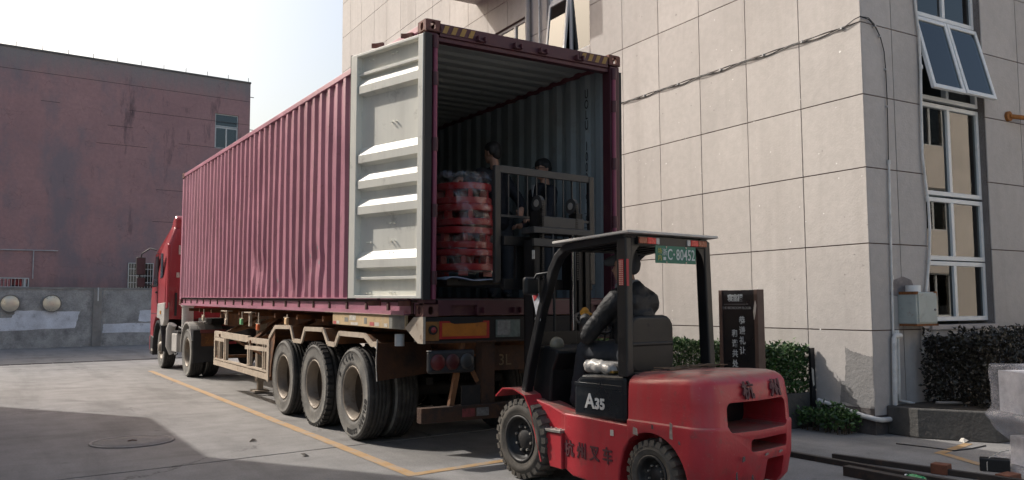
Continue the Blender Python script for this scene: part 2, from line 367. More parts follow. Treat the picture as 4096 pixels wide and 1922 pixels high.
for c0, c1 in zip(xj[:-1], xj[1:]):
    for r0, r1 in zip(zj[:-1], zj[1:]):
        for (a, b, c, d) in subtract((c0, c1, r0, r1), facw):
            gl = G if a == c0 and a > 0 else .017; gl = G if a > 0 else .0172
            unitbox('panel', M_PANEL, bld, a+(gl if a == c0 else 0), b-(G if b == c1 else 0), rng.uniform(-.0008, .0008)-.001, .016, c+(G if c == r0 else 0), d-(G if d == r1 else 0))
# window on the shaded facade: recess, frame, panes and two open sashes
def frame_bars(m, x0, x1, z0, z1, y, w, d):
    m.box(x0, x0+w, y, y+d, z0, z1).box(x1-w, x1, y, y+d, z0, z1).box(x0+w, x1-w, y, y+d, z0, z0+w).box(x0+w, x1-w, y, y+d, z1-w, z1)
rev = MB().box(1.10, 1.15, .016, .5, 1.24, 9).box(2.54, 2.6, .016, .5, 1.24, 9); rev.build('reveal', M_REVEAL, bld)
unitbox('sill', M_REVEAL, bld, 1.12, 2.57, -.03, .24, 1.19, 1.245)
win = MB(); yW = .09
for (z0, z1) in ((1.29, 2.05), (2.065, 2.87), (2.90, 4.10), (4.14, 5.20), (5.23, 6.6), (6.63, 8.9)):
    frame_bars(win, 1.152, 2.538, z0, z1, yW, .055, .07); win.box(1.815, 1.875, yW-.004, yW+.066, z0+.055, z1-.055)
wo = win.build('window', M_UPVC, bld, bevel=.004)
for (z0, z1) in ((1.34, 2.0), (2.12, 2.82), (2.95, 4.05), (5.28, 6.55), (6.68, 8.85)):
    for (a, b) in ((1.207, 1.815), (1.875, 2.483)): unitbox('pane', M_GLASS if 1.5 < z0 < 4 else M_GLASS2, wo, a, b, yW+.03, yW+.036, z0, z1)
inn = MB().box(1.1, 2.6, .9, .92, 1, 9).box(1.1, 1.12, .2, .9, 1, 9).box(2.58, 2.6, .2, .9, 1, 9); inn.build('interior', M_INT, bld)
cu = MB()
for k in range(9): cu.box(1.2+k*.07, 1.235+k*.07, .5, .52, 2.92, 3.7)
cu.box(1.2, 1.8, .52, .53, 2.1, 4.1).box(1.95, 2.45, .55, .56, 2.15, 4.05); cu.build('curtain', M_CURT, bld)
SASHL, SASHA = 1.02, 13
for (x0, x1, ang) in ((1.16, 1.84, SASHA), (1.85, 2.53, SASHA+.6)):
    s = MB(); frame_bars(s, x0, x1, -SASHL, 0, -.02, .055, .045); so_ = s.build('sash', M_UPVC, bld, bevel=.004, loc=(0, .075, 5.20)); so_.rotation_euler = (R(-ang), 0, 0)
    g_ = MB().box(x0+.05, x1-.05, -.004, .004, -SASHL+.05, -.05).build('pane', M_GLASS2, so_)
    MB().bar((x0+.02, 0.03, -.55), (x0+.02, .30, -.60), .012, .012).build('stay', M_UPVC, so_)
# two windows high on the sunlit wall
def wall_window(y0, y1, z0, z1, mull, trans=None, xx=.07):
    w = MB()
    f = .05
    w.box(xx, xx+.06, y0, y0+f, z0, z1).box(xx, xx+.06, y1-f, y1, z0, z1).box(xx, xx+.06, y0+f, y1-f, z0, z0+f).box(xx, xx+.06, y0+f, y1-f, z1-f, z1)
    for mu in mull: w.box(xx-.003, xx+.057, mu-.03, mu+.03, z0+f, z1-f)
    if trans: w.box(xx-.003, xx+.057, y0+f, y1-f, trans-.03, trans+.03)
    o = w.build('window', M_UPVC, bld, bevel=.004); ys = [y0+f]+list(mull)+[y1-f]
    for a, b in zip(ys[:-1], ys[1:]): unitbox('pane', M_GLASS, o, xx+.028, xx+.034, a+.02, b-.02, z0+.04, z1-.04)
    MB().box(.8, .82, y0-.2, y1+.2, z0-.3, z1+.3).build('interior', M_INT, bld); MB().box(.2, .21, y0, y1, z0, z1).build('pane_backing', mat('pale_backing', (.42, .47, .52), .8), bld)  # pale sheet added behind the panes to stand in for bright reflection
    MB().box(.016, .25, y0-.0, y0+.004, z0, z1).box(.016, .25, y1-.004, y1, z0, z1).build('reveal', M_REVEAL, bld)
    return o
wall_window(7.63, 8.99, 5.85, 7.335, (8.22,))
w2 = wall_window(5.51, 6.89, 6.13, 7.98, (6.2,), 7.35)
s = MB(); s.box(-.02, .025, 0, .055, -1.1, 0).box(-.02, .025, .615, .67, -1.1, 0).box(-.02, .025, .055, .615, -1.1, -1.045).box(-.02, .025, .055, .615, -.055, 0)
sx = s.build('sash', M_UPVC, bld, bevel=.004, loc=(.06, 6.21, 7.30)); sx.rotation_euler = (0, R(6), 0)
MB().box(-.004, .004, .05, .62, -1.05, -.05).build('pane', M_GLASS2, sx)
# entrance canopy slab, and an unseen box added to throw the second wall shadow
MB().box(-1.12, .02, 7.5, 9.80, 8.25, 8.42).build('canopy', M_PANEL, bld, bevel=.01)
MB().box(-1.6, -.0, 7.42, 9.7, 8.57, 10.5).build('shadow_box', M_PANEL, bld)
# rainwater pipes on the wall
MB().cyl((-.06, 7.5, 4), (-.06, 7.5, 11), .055).build('drainpipe', mat('drain_grey', (0.42, 0.40, 0.38), .6), bld)
MB().cyl((-.03, 7.12, 4), (-.03, 7.12, 11), .02).build('drainpipe', mat('white_pipe', (0.62, 0.62, 0.60), .5, dirt=((0.30, 0.28, 0.25), .15, 5)), bld)
# flecks of old paint and small chips on the sunlit wall
fl = MB(); r1 = random.Random(11)
for k in range(150):
    y, z, a = r1.uniform(0, 4.6), r1.uniform(1.1, 7.5), r1.uniform(.004, .013)*(1.6 if r1.random() < .1 else 1)
    fl.add([(-.0022, y-a, z), (-.0022, y+a*.3, z-a*.9), (-.0022, y+a, z+a*.2), (-.0022, y, z+a)], [(0, 1, 2, 3)], 0 if r1.random() < .6 else 1)
tag(fl.build('paint_fleck', [mat('fleck_white', (.7, .7, .68), .8), mat('fleck_grey', (.30, .28, .27), .9)], bld), kind='stuff')
# ------------------------------------------------------------------ red-brown building beyond the yard
RA = R(4)
red = thing('rendered_building', 'weathered dark red rendered building with stained walls at the far left', 'building', (-3, 31, 0), (0, 0, RA))
def redwall_mat():
    m = bpy.data.materials.new('weathered_red_render'); m.use_nodes = True; t = m.node_tree; N = t.nodes; L = t.links; b = N['Principled BSDF']
    g = N.new('ShaderNodeNewGeometry')
    def noise(sc, det, rg, scl=(1, 1, 1), off=(0, 0, 0)):
        mp = N.new('ShaderNodeMapping'); mp.inputs['Scale'].default_value = scl; mp.inputs['Location'].default_value = off; L.new(g.outputs['Position'], mp.inputs['Vector'])
        n = N.new('ShaderNodeTexNoise'); n.inputs['Scale'].default_value = sc; n.inputs['Detail'].default_value = det; n.inputs['Roughness'].default_value = rg
        L.new(mp.outputs['Vector'], n.inputs['Vector']); return n.outputs[0]
    def ramp(src, a, b_):
        r = N.new('ShaderNodeMapRange'); r.inputs[1].default_value = a; r.inputs[2].default_value = b_; L.new(src, r.inputs[0]); return r.outputs[0]
    def mixc(f, a, c, blend='MIX'):
        x = N.new('ShaderNodeMix'); x.data_type = 'RGBA'; x.blend_type = blend
        L.new(f, x.inputs[0]) if hasattr(f, 'links') else setattr(x.inputs[0], 'default_value', f)
        for k, v in ((6, a), (7, c)):
            if hasattr(v, 'links'): L.new(v, x.inputs[k])
            else: x.inputs[k].default_value = (*v, 1)
        return x.outputs[2]
    def math_(op, a, c):
        x = N.new('ShaderNodeMath'); x.operation = op
        for k, v in ((0, a), (1, c)):
            if hasattr(v, 'links'): L.new(v, x.inputs[k])
            else: x.inputs[k].default_value = v
        return x.outputs[0]
    cur = mixc(ramp(noise(0.5, 5, 0.6), .3, .7), (0.355, 0.218, 0.220), (0.44, 0.268, 0.262))
    cur = mixc(ramp(noise(7, 6, 0.7), .35, .7), cur, mixc(0.5, cur, (0.26, 0.18, 0.185)))
    # grey weathering in tall patches
    patch = ramp(noise(1.0, 6, 0.62, (0.55, 0.55, 0.28), (3.1, 0, 0.6)), .50, .66)
    cur = mixc(math_('MULTIPLY', patch, .85), cur, (0.23, 0.20, 0.22))
    soot = ramp(noise(1.0, 7, 0.7, (1.1, 1.1, 0.22), (1.7, 0, 2.3)), .60, .74)
    cur = mixc(math_('MULTIPLY', soot, .9), cur, (0.075, 0.066, 0.074))
    sep = N.new('ShaderNodeSeparateXYZ'); L.new(g.outputs['Position'], sep.inputs[0])
    # rain-washed grey band below the parapet, ragged downwards
    nz = noise(1.0, 5, 0.6, (3.5, 3.5, 0.25)); h = math_('ADD', sep.outputs[2], math_('MULTIPLY', nz, 1.2))
    cur = mixc(math_('MULTIPLY', ramp(h, 11.5, 12.5), .85), cur, (0.26, 0.255, 0.25))
    # damp foot of the wall
    cur = mixc(math_('MULTIPLY', ramp(math_('ADD', sep.outputs[2], math_('MULTIPLY', nz, 2.0)), 3.9, 2.4), .8), cur, (0.14, 0.135, 0.14))
    # hairline cracks
    w = N.new('ShaderNodeTexVoronoi'); w.feature = 'DISTANCE_TO_EDGE'; w.inputs['Scale'].default_value = 1.0
    mp = N.new('ShaderNodeMapping'); mp.inputs['Scale'].default_value = (0.5, 0.5, 1.1); ad = N.new('ShaderNodeVectorMath'); nn = N.new('ShaderNodeTexNoise'); nn.inputs['Scale'].default_value = 1.5; nn.inputs['Detail'].default_value = 6
    L.new(g.outputs['Position'], nn.inputs['Vector']); L.new(g.outputs['Position'], mp.inputs['Vector']); L.new(mp.outputs[0], ad.inputs[0]); L.new(nn.outputs[1], ad.inputs[1]); L.new(ad.outputs[0], w.inputs['Vector'])
    cr = ramp(w.outputs['Distance'], .012, .0)
    cur = mixc(math_('MULTIPLY', cr, math_('MULTIPLY', ramp(noise(.8, 3, .5), .45, .6), .28)), cur, (0.05, 0.035, 0.035))
    L.new(cur, b.inputs['Base Color']); b.inputs['Roughness'].default_value = 0.92; b.inputs['Specular IOR Level'].default_value = 0.2
    bu = N.new('ShaderNodeBump'); bu.inputs['Strength'].default_value = .4; bu.inputs['Distance'].default_value = .02; L.new(noise(9, 6, .7), bu.inputs['Height']); L.new(bu.outputs[0], b.inputs['Normal'])
    return m
M_RED = redwall_mat()
LX = 9.45
holes = [(7.86, 8.92, 8.70, 10.33), (4.37, 5.40, 2.25, 3.40), (-2.0, .75, 2.0, 2.70)]
w = MB()
grid_core([-30, LX], holes, 11.92, lambda a, b, c, d: w.box(a, b, 0, .3, c, d))
w.box(LX-.3, LX, .3, 14, -.1, 11.92).box(-30, LX, 13.7, 14, -.1, 11.92)
w.build('wall', M_RED, red)
MB().box(-30, LX+.02, -.03, .35, 11.92, 12.0).box(LX-.3, LX+.02, .35, 14, 11.92, 12.0).build('parapet', mat('parapet_cap', (0.12, 0.115, 0.11), .9, var=.25, vscale=2), red)
MB().box(-30, LX-.3, .3, 13.7, 11.3, 11.4).build('roof', mat('roof_grey', (0.2, 0.2, 0.2), .9), red)
gv = MB()
for (x0, x1, z) in ((-30, LX+.001, 11.05), (4.2, LX+.001, 9.95), (.9, 1.6, 9.9), (6.3, LX+.001, 8.72), (3.4, 4.4, 9.2), (3.0, 5.0, 8.4), (-3, -1.9, 8.2), (5.3, 7.2, 5.2), (-3, -1.2, 6.3), (5.4, 7.2, 6.6)): gv.box(x0, x1, -.004, .01, z, z+.016)
gv.build('render_joint', mat('render_joint', (0.06, 0.04, 0.04), .9), red)
M_ROD = mat('dull_rod', (0.16, 0.15, 0.15), .6, metal=.3)
for i in range(12):
    MB().cyl((-.98+i*.94, .05, 12.0), (-.98+i*.94, .05, 12.2), .012, n=6).build('lightning_rod', M_ROD, red)
for z in (11.3, 9.75, 8.2): MB().bar((LX, .05, z), (LX+.18, .05, z), .03, .03).build('bracket', M_ROD, red)
M_WF = mat('old_white_frame', (0.55, 0.58, 0.57), .5, var=.12, vscale=4)
f = MB(); frame_bars(f, 7.87, 8.91, 8.71, 9.72, .06, .06, .06); frame_bars(f, 7.87, 8.91, 9.74, 10.32, .06, .04, .05); f.box(8.36, 8.42, .055, .115, 8.77, 9.66)
wo = f.build('window', M_WF, red)
for q in ((7.93, 8.36, 8.77, 9.66), (8.42, 8.85, 8.77, 9.66), (7.91, 8.87, 9.78, 10.28)): unitbox('pane', M_GLASS2, wo, q[0], q[1], .085, .092, q[2], q[3])
MB().box(7.6, 9.1, .6, .62, 8.5, 10.5).build('interior', M_INT, red)
MB().box(8.44, 8.83, .3, .31, 8.75, 9.7).build('curtain', M_CURT, red)
f = MB(); frame_bars(f, 4.38, 5.39, 2.26, 3.39, -.06, .03, .03)
for k in range(1, 9): f.bar((4.38+k*.112, -.045, 2.27), (4.38+k*.112, -.045, 3.38), .016, .016)
for k in (1, 2, 3): f.bar((4.4, -.05, 2.26+k*.29), (5.37, -.05, 2.26+k*.29), .02, .02)
f.build('window_grille', M_WF, red); unitbox('pane', M_GLASS, red, 4.38, 5.39, .1, .106, 2.26, 3.39); unitbox('interior', M_INT, red, 4.3, 5.5, .5, .52, 2.1, 3.5)
f = MB(); frame_bars(f, -1.99, .74, 2.02, 2.69, -.06, .04, .04); f.box(-.4, -.28, -.05, -.01, 2.05, 2.66).box(.55, .62, -.05, -.01, 2.05, 2.66)
for k in range(1, 22): f.bar((-1.99+k*.125, -.045, 2.05), (-1.99+k*.125, -.045, 2.67), .018, .018)
f.bar((-1.95, -.05, 2.33), (.7, -.05, 2.33), .02, .02)
f.build('window_grille', M_WF, red); unitbox('pane', M_GLASS, red, -1.99, .74, .1, .106, 2.02, 2.69); unitbox('interior', M_INT, red, -2.1, .9, .5, .52, 1.9, 2.8)
MB().tube([(-3, -.05, 3.76), (1.72, -.05, 3.80)], .022).tube([(.86, -.05, 3.78), (.86, -.05, 2.66)], .022).build('pipe', mat('grey_pipe', (0.45, 0.44, 0.45), .5), red)

# ------------------------------------------------------------------ boundary wall in front of it
bw = thing('boundary_wall', 'low grey cement wall with a pilaster and whitewashed patches', 'wall', (-3, 28.5, 0), (0, 0, RA))
M_CEM = mat('dirty_cement', (0.34, 0.34, 0.33), .93, var=.35, vscale=1.6, bump=.5, bscale=14, dirt=[((0.13, 0.13, 0.13), .3, 1.2), ((0.40, 0.40, 0.39), .2, 3.0)], fine=.12)
M_WW = mat('whitewash', (0.66, 0.69, 0.74), .9, var=.2, vscale=2.2, dirt=((0.14, 0.14, 0.14), .16, 4), fine=.08)
MB().box(-30, 7.5, 0, .22, -.1, 2.2).build('wall', M_CEM, bw)
MB().box(-30, 7.52, -.03, .25, 2.2, 2.27).build('coping', mat('cement_cap', (0.24, 0.24, 0.23), .92, var=.3, vscale=2, bump=.4, bscale=12), bw)
MB().box(2.84, 3.14, -.10, 0, -.1, 2.2).build('pilaster', mat('cement_pilaster', (0.25,0.24,0.225), .93, var=.25, vscale=2, bump=.4, bscale=14), bw)
def patchpoly(pts, d):
    out = []
    for (a, b), (c, e) in zip(pts, pts[1:]+pts[:1]):
        for k in range(8): out.append((a+(c-a)*k/8+rng.uniform(-d, d), b+(e-b)*k/8+rng.uniform(-d, d)))
    return out
for pts in ([(-2, .62), (2.25, .72), (2.4, 1.36), (.28, 1.40), (.15, 1.14), (-2, 1.12)], [(3.2, .50), (6.8, .52), (6.8, .90), (3.24, .86)], [(4.5, .94), (6.5, .93), (6.5, 1.44), (4.55, 1.38)]):
    MB().prism(patchpoly(pts, .018), -.004, .01, 'y').build('whitewash_patch', M_WW, bw)
MB().cyl((3.0, -.115, 1.75), (3.0, -.115, 2.27), .025).build('pipe', M_WF, bw)
# round convex mirrors on the wall
M_CREAM = mat('cream_mirror_back', (0.62, 0.55, 0.40), .45, var=.1)
M_MIRR = mat('mirror_face', (0.66, 0.62, 0.50), .3, metal=.45, var=.05)
for k, (x, lb) in enumerate(((.05, 'round convex traffic mirror at the left edge, on the cement wall'), (1.40, 'round convex traffic mirror nearer the truck cab, on the cement wall'))):
    t = thing('traffic_mirror', lb, 'mirror', (-3+x*math.cos(RA)+.03, 28.5+x*math.sin(RA)-.02, 1.66), (0, 0, RA), 'convex mirrors on the wall')
    MB().lathe([(.315, -.02), (.33, -.05), (.33, -.09), (.30, -.095), (.295, -.07)], axis='y', n=40).build('rim', mat('mirror_rim', (0.20, 0.19, 0.17), .5), t)
    MB().lathe([(.30, -.072)]+[(.30*math.sin(a), -.072-.05*(math.cos(a)-math.cos(1.2))/(1-math.cos(1.2))) for a in [1.15*(1-j/9) for j in range(1, 9)]]+[(.001, -.122)], axis='y', n=40).build('mirror_glass', M_MIRR, t)
    MB().box(-.03, .03, -.05, .0, -.1, .1).build('bracket', M_ROD, t)

# ------------------------------------------------------------------ the neighbouring building at the left whose shadow falls across the yard
nb = thing('neighbour_building', 'grey neighbouring building outside the frame at the left', 'building', (-5.55, 0, 0))
M_NB = mat('neighbour_render', (0.36, 0.34, 0.32), .9, var=.12, vscale=1, bump=.3, bscale=20)
H1, H2 = 6.05, 12.4
MB().box(-9, 0, 7.75, 11.28, -.1, H1).build('wall', M_NB, nb)
MB().box(-9, 0, -1.5, 7.75, -.1, H2).build('tall_wall', M_NB, nb)
for j in range(3):
    for z in (1.0, 4.6): unitbox('window_pane', mat('nb_glass', (.05, .06, .07), .1), nb, -.05, .012, -.6+j*2.8, .9+j*2.8, z, z+1.6)

# ------------------------------------------------------------------ the sunlit building behind the photographer, mirrored in the windows
ob = thing('opposite_building', 'pale building across the yard behind the photographer', 'building', (0, -15, 0))
M_OB = mat('opposite_render', (.68, .62, .55), .9, var=.08, vscale=1, bump=.2, bscale=25)
holes_o = [(9.5+j*3.4, 11.3+j*3.4, z, z+1.7) for j in range(15) for z in (1.0, 4.4, 7.8)]
w = MB(); grid_core([7.5, 62], holes_o, 11.0, lambda a, b, c, d: w.box(a, b, -.3, 0, c, d)); w.box(7.5, 62, -8, -.3, 10.6, 10.9); w.build('wall', M_OB, ob)
for (a, b, c, d) in holes_o:
    unitbox('pane', M_GLASS2, ob, a, b, -.16, -.15, c, d); f = MB(); frame_bars(f, a, b, c, d, -.15, .06, .05); f.box((a+b)/2-.03, (a+b)/2+.03, -.146, -.1, c+.06, d-.06); f.build('window_frame', M_UPVC, ob)
MB().box(7.5, 62, -3, -2.9, 0, 10.6).build('interior', M_INT, ob)
# ------------------------------------------------------------------ shipping container
TILT = R(0.665)
con = thing('shipping_container', 'long maroon corrugated shipping container with its rear doors open', 'container', (0, 0, 1.4166), (TILT, 0, 0))
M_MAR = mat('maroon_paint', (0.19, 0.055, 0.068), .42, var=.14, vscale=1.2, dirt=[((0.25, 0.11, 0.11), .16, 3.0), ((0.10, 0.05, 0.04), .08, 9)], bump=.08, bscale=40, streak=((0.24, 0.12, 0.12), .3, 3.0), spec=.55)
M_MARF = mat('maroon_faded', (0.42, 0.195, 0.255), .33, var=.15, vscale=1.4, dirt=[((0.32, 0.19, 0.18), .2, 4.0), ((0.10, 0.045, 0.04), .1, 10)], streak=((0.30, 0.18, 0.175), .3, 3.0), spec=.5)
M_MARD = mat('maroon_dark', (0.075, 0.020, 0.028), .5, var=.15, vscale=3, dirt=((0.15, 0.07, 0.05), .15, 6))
M_INTW = mat('interior_grey_paint', (0.25, 0.29, 0.30), .6, var=.1, vscale=2, dirt=((0.18, 0.17, 0.14), .15, 4), streak=((0.22, 0.21, 0.19), .3, 4))
M_CAST = mat('worn_casting', (0.15, 0.06, 0.05), .7, var=.3, vscale=8, dirt=((0.20, 0.09, 0.045), .35, 10), bump=.2, bscale=50)
M_WDOOR = mat('door_white_paint', (0.80, 0.785, 0.70), .5, var=.05, vscale=2, dirt=((0.33, 0.31, 0.26), .1, 5), streak=((0.50, 0.48, 0.42), .3, 5), spec=.5)
M_RUB = mat('black_rubber', (0.018, 0.018, 0.018), .7, var=.3, vscale=10)
CL, CW, CH = 12.192, 2.438, 2.896
def corr_profile(y0, y1, n, d):
    """(y, depth) polyline: outer flat, slope in, inner flat, slope out"""
    p = (y1-y0)/n; out = []
    for i in range(n):
        a = y0+i*p; out += [(a, 0), (a+.27*p, 0), (a+.47*p, d), (a+.80*p, d)]
    return out+[(y1, 0)]
prof = corr_profile(.16, CL-.16, 41, .036)
zs = [.17]+[.17+.1*i for i in range(1, 26)]+[CH-.075]
drr = random.Random(3)
dents = [(5.6, .62, .035, .12, .2), (5.95, .55, .04, .10, .18), (6.25, .7, .03, .10, .2), (3.45, .62, .032, .10, .16), (3.2, .7, .038, .09, .15), (3.0, .6, .028, .08, .16), (4.9, .32, .035, .10, .14), (4.2, .3, .03, .12, .15), (3.75, .4, .035, .12, .25), (7.6, .75, .02, .1, .3), (2.9, 1.2, .01, .3, .5), (6.8, 1.9, .01, .4, .5), (8.9, 1.0, .012, .15, .5)]
def dent(y, z):
    s = 0
    for (dy, dz, a, sy, sz) in dents: s += a*math.exp(-((y-dy)/sy)**2-((z-dz)/sz)**2)
    return s+.004*math.sin(y*3.1+z*1.7)+.003*math.sin(y*7.7-z*2.3)
def sidewall(name, xs, sgn, dented):
    m = MB(); nP, nZ = len(prof), len(zs)
    o_, i_ = [], []
    for (y, d) in prof:
        for z in zs:
            dd = d+(dent(y, z) if dented else 0); o_.append((xs+sgn*dd, y, z)); i_.append((xs+sgn*(dd+.003), y, z))
    fs = [(a*nZ+b, (a+1)*nZ+b, (a+1)*nZ+b+1, a*nZ+b+1) for a in range(nP-1) for b in range(nZ-1)]
    m.add(o_, fs, 0); m.add(i_, [tuple(reversed(f)) for f in fs], 1)
    me = bpy.data.meshes.new(name); me.from_pydata(m.v, [], m.f); me.materials.append(M_MARF if dented else M_MAR); me.materials.append(M_INTW); me.polygons.foreach_set('material_index', m.m); me.update()
    o = bpy.data.objects.new(name, me); COL.objects.link(o); o.parent = con; return o
sidewall('side_wall', .012, 1, True); sidewall('side_wall', CW-.012, -1, False)
# front wall
m = MB(); fp = corr_profile(.1, CW-.1, 9, .04); vs = []
for (x, d) in fp:
    for z in (.1, CH-.1): vs.append((x, CL-.02-d, z))
fs = [(2*a, 2*a+2, 2*a+3, 2*a+1) for a in range(len(fp)-1)]; m.add(vs, fs, 0); m.add([(x, y-.004, z) for x, y, z in vs], [tuple(reversed(f)) for f in fs], 1)
m.build('front_wall', [M_MAR, M_INTW], con)
# roof: ridges run across
m = MB(); rp = corr_profile(.16, CL-.16, 45, .022); vs = []
for (y, d) in rp:
    for x in (.05, CW-.05): vs.append((x, y, CH-.018-d))
fs = [(2*a, 2*a+1, 2*a+3, 2*a+2) for a in range(len(rp)-1)]; m.add(vs, fs, 0); m.add([(x, y, z-.003) for x, y, z in vs], fs, 1)
m.build('roof', [M_MAR, mat('ceiling_grey_bounce', (.44, .45, .42), .55, var=.1, vscale=2, dirt=((0.18, 0.17, 0.14), .15, 4))], con)  # ceiling grey lightened to stand in for light bounced off the ground
# floor planks
M_PLY = mat('floor_plywood', (0.05, 0.032, 0.022), .7, var=.3, vscale=3, sc=(3, .4, 1), dirt=((0.03, 0.025, 0.02), .3, 4))
for k in range(8): unitbox('floor_board', M_PLY, con, .03+k*.2973, .03+(k+1)*.2973-.004, .12, CL-.06, .125, .15+.0006*(k % 2))
cb = MB()
for k in range(20): cb.box(.03, CW-.03, .3+k*.6, .345+k*.6, .01, .122)
cb.build('floor_crossbeam', mat('rusty_maroon', (0.07, 0.03, 0.025), .8, var=.3, vscale=6), con)
# rails
for x0, x1, fl in ((0.0, .06, -1), (CW-.06, CW, 1)):
    MB().box(x0, x1, .15, CL-.15, CH-.08, CH-.012).build('top_rail', M_MARF if fl < 0 else M_MAR, con, bevel=.006)
    xo = .0 if fl < 0 else CW
    m = MB(); m.box(min(xo-fl*.045, xo-fl*.057), max(xo-fl*.045, xo-fl*.057), .16, CL-.16, .012, .161)
    m.box(min(xo+fl*.008, xo-fl*.05), max(xo+fl*.008, xo-fl*.05), .42, CL-.16, -.004, .012)
    m.box(min(xo+fl*.004, xo-fl*.058), max(xo+fl*.004, xo-fl*.058), .16, CL-.16, .160, .1725)
    # flange lip
    m.box(min(xo+fl*.010, xo+fl*.004), max(xo+fl*.010, xo+fl*.004), .42, CL-.3, -.004, .040)
    m.build('bottom_rail', M_MARF if fl < 0 else M_MAR, con)
# corner posts
for x in (0, CW-.14):
    MB().box(x+.004, x+.136, .004, .15, .115, CH-.115).build('corner_post', M_MARD, con, bevel=.012)
    MB().box(x+.004, x+.136, CL-.15, CL-.004, .115, CH-.115).build('corner_post', M_MARF, con, bevel=.008)
# header, sill with dark rebates
MB().box(.16, CW-.16, .01, .10, CH-.14, CH-.008).box(.14, CW-.14, .03, .12, CH-.185, CH-.14).build('rear_header', M_MARD, con, bevel=.006)
sill = MB().box(.16, .30, .012, .12, -.0, .15).box(.60, CW-.60, .012, .12, -.0, .15).box(CW-.30, CW-.16, .012, .12, 0, .15).box(.30, CW-.30, .014, .12, .10, .15).box(.30, .60, .06, .12, 0, .10).box(CW-.60, CW-.30, .06, .12, 0, .10)
sill.build('rear_sill', M_MARD, con)
MB().box(.12, CW-.12, .10, .13, .15, .165).build('threshold', mat('scuffed_steel', (0.10, 0.075, 0.07), .5, metal=.3, var=.3), con)
MB().box(.16, CW-.16, CL-.12, CL-.01, CH-.12, CH-.01).box(.16, CW-.16, CL-.12, CL-.01, .0, .13).build('front_header', M_MARF, con)
# corner castings with real holes
def holed_face(m, c, u, v, n, su, sv, hu, hv, th, round_=True):
    """plate centred c in plane u,v with an oval hole hu x hv, thickness th inward (-n)"""
    K = 24; c, u, v, n = map(Vector, (c, u, v, n)); ring_o, ring_i = [], []
    for k in range(K):
        t = 2*math.pi*(k+.5)/K; a, b = math.cos(t), math.sin(t); s = 1/max(abs(a), abs(b))
        ring_o.append((a*s*su/2, b*s*sv/2)); e = (abs(a)**2.6+abs(b)**2.6)**(-1/2.6); ring_i.append((a*e*hu/2, b*e*hv/2))
    vs = [c+u*p+v*q for p, q in ring_o]+[c+u*p+v*q for p, q in ring_i]+[c+u*p+v*q-n*th for p, q in ring_i]+[c+u*p+v*q-n*th for p, q in ring_o]
    fs = []
    for k in range(K):
        j = (k+1) % K; fs += [(k, j, K+j, K+k), (K+k, K+j, 2*K+j, 2*K+k), (2*K+k, 2*K+j, 3*K+j, 3*K+k)]
    m.add(vs, fs)
def casting(x, y, z, sx, sy, sz):
    """outer corner at x,y,z ; body extends along sx, sy, sz (signs)"""
    a, b, h = .162, .178, .118; m = MB(); c = Vector((x+sx*a/2, y+sy*b/2, z+sz*h/2))
    holed_face(m, (c.x, y, c.z), (1, 0, 0), (0, 0, 1), (0, -sy, 0), a, h, .055, .079, .028)
    holed_face(m, (x, c.y, c.z), (0, 1, 0), (0, 0, 1), (-sx, 0, 0), b, h, .06, .079, .028)
    holed_face(m, (c.x, c.y, z), (1, 0, 0), (0, 1, 0), (0, 0, -sz), a, b, .064, .124, .028)
    xi, yi, zi = x+sx*a, y+sy*b, z+sz*h
    m.box(min(xi, xi-sx*.01), max(xi, xi-sx*.01), min(y, yi), max(y, yi), min(z, zi), max(z, zi))
    m.box(min(x, xi), max(x, xi), min(yi, yi-sy*.01), max(yi, yi-sy*.01), min(z, zi), max(z, zi)); m.box(min(x, xi), max(x, xi), min(y, yi), max(y, yi), min(zi, zi-sz*.01), max(zi, zi-sz*.01))
    return m.build('corner_casting', M_CAST, con)
for x, sx in ((-.003, 1), (CW+.003, -1)):
    for y, sy in ((-.003, 1), (CL+.003, -1)):
        for z, sz in ((-.008, 1), (CH+.012, -1)): casting(x, y, z, sx, sy, sz)
# hazard stripes on the header, with the dark ground they are printed on
M_HY = mat('hazard_yellow', (0.34, 0.20, 0.055), .6, var=.15, dirt=((0.12, .06, .05), .15, 12))
M_HB = mat('hazard_black', (0.03, 0.025, 0.028), .6)
for x0, k0 in ((.17, 0), (CW-.56, 1)):
    MB().box(x0, x0+.39, .004, .0095, CH-.11, CH-.02).build('hazard_board', M_MARD, con)
    for k in range(4):
        x = x0+.01+k*.098; MB().prism([(x+.0, CH-.105), (x+.05, CH-.105), (x+.085, CH-.025), (x+.035, CH-.025)], .000, .0075, 'y').build('hazard_stripe', M_HY, con)
for x in (.62, 1.06, 1.38, 1.86):
    MB().box(x-.055, x+.055, -.02, .012, CH-.125, CH-.105).box(x-.05, x-.03, -.045, .012, CH-.125, CH-.07).box(x+.03, x+.05, -.045, .012, CH-.125, CH-.07).build('cam_keeper', M_MARD, con, bevel=.004)
for x in (.62, 1.06, 1.38, 1.86):
    MB().box(x-.05, x-.03, -.035, .014, .02, .08).box(x+.03, x+.05, -.035, .014, .02, .08).build('cam_keeper', M_MARD, con, bevel=.004)
# hinge pin and lugs on the rear posts
M_HINGE = mat('maroon_bright', (0.22, 0.045, 0.085), .45, var=.12, vscale=6)
for x in (.10, CW-.10):
    MB().cyl((x-.0, -.012, .16), (x, -.012, CH-.18), .024, n=14).build('hinge_pin', M_HINGE, con)
    for z in (.30, .95, 1.6, 2.25, 2.62): MB().cyl((x, -.012, z), (x, -.012, z+.13), .033, n=14).build('hinge_lug', M_MARD, con)
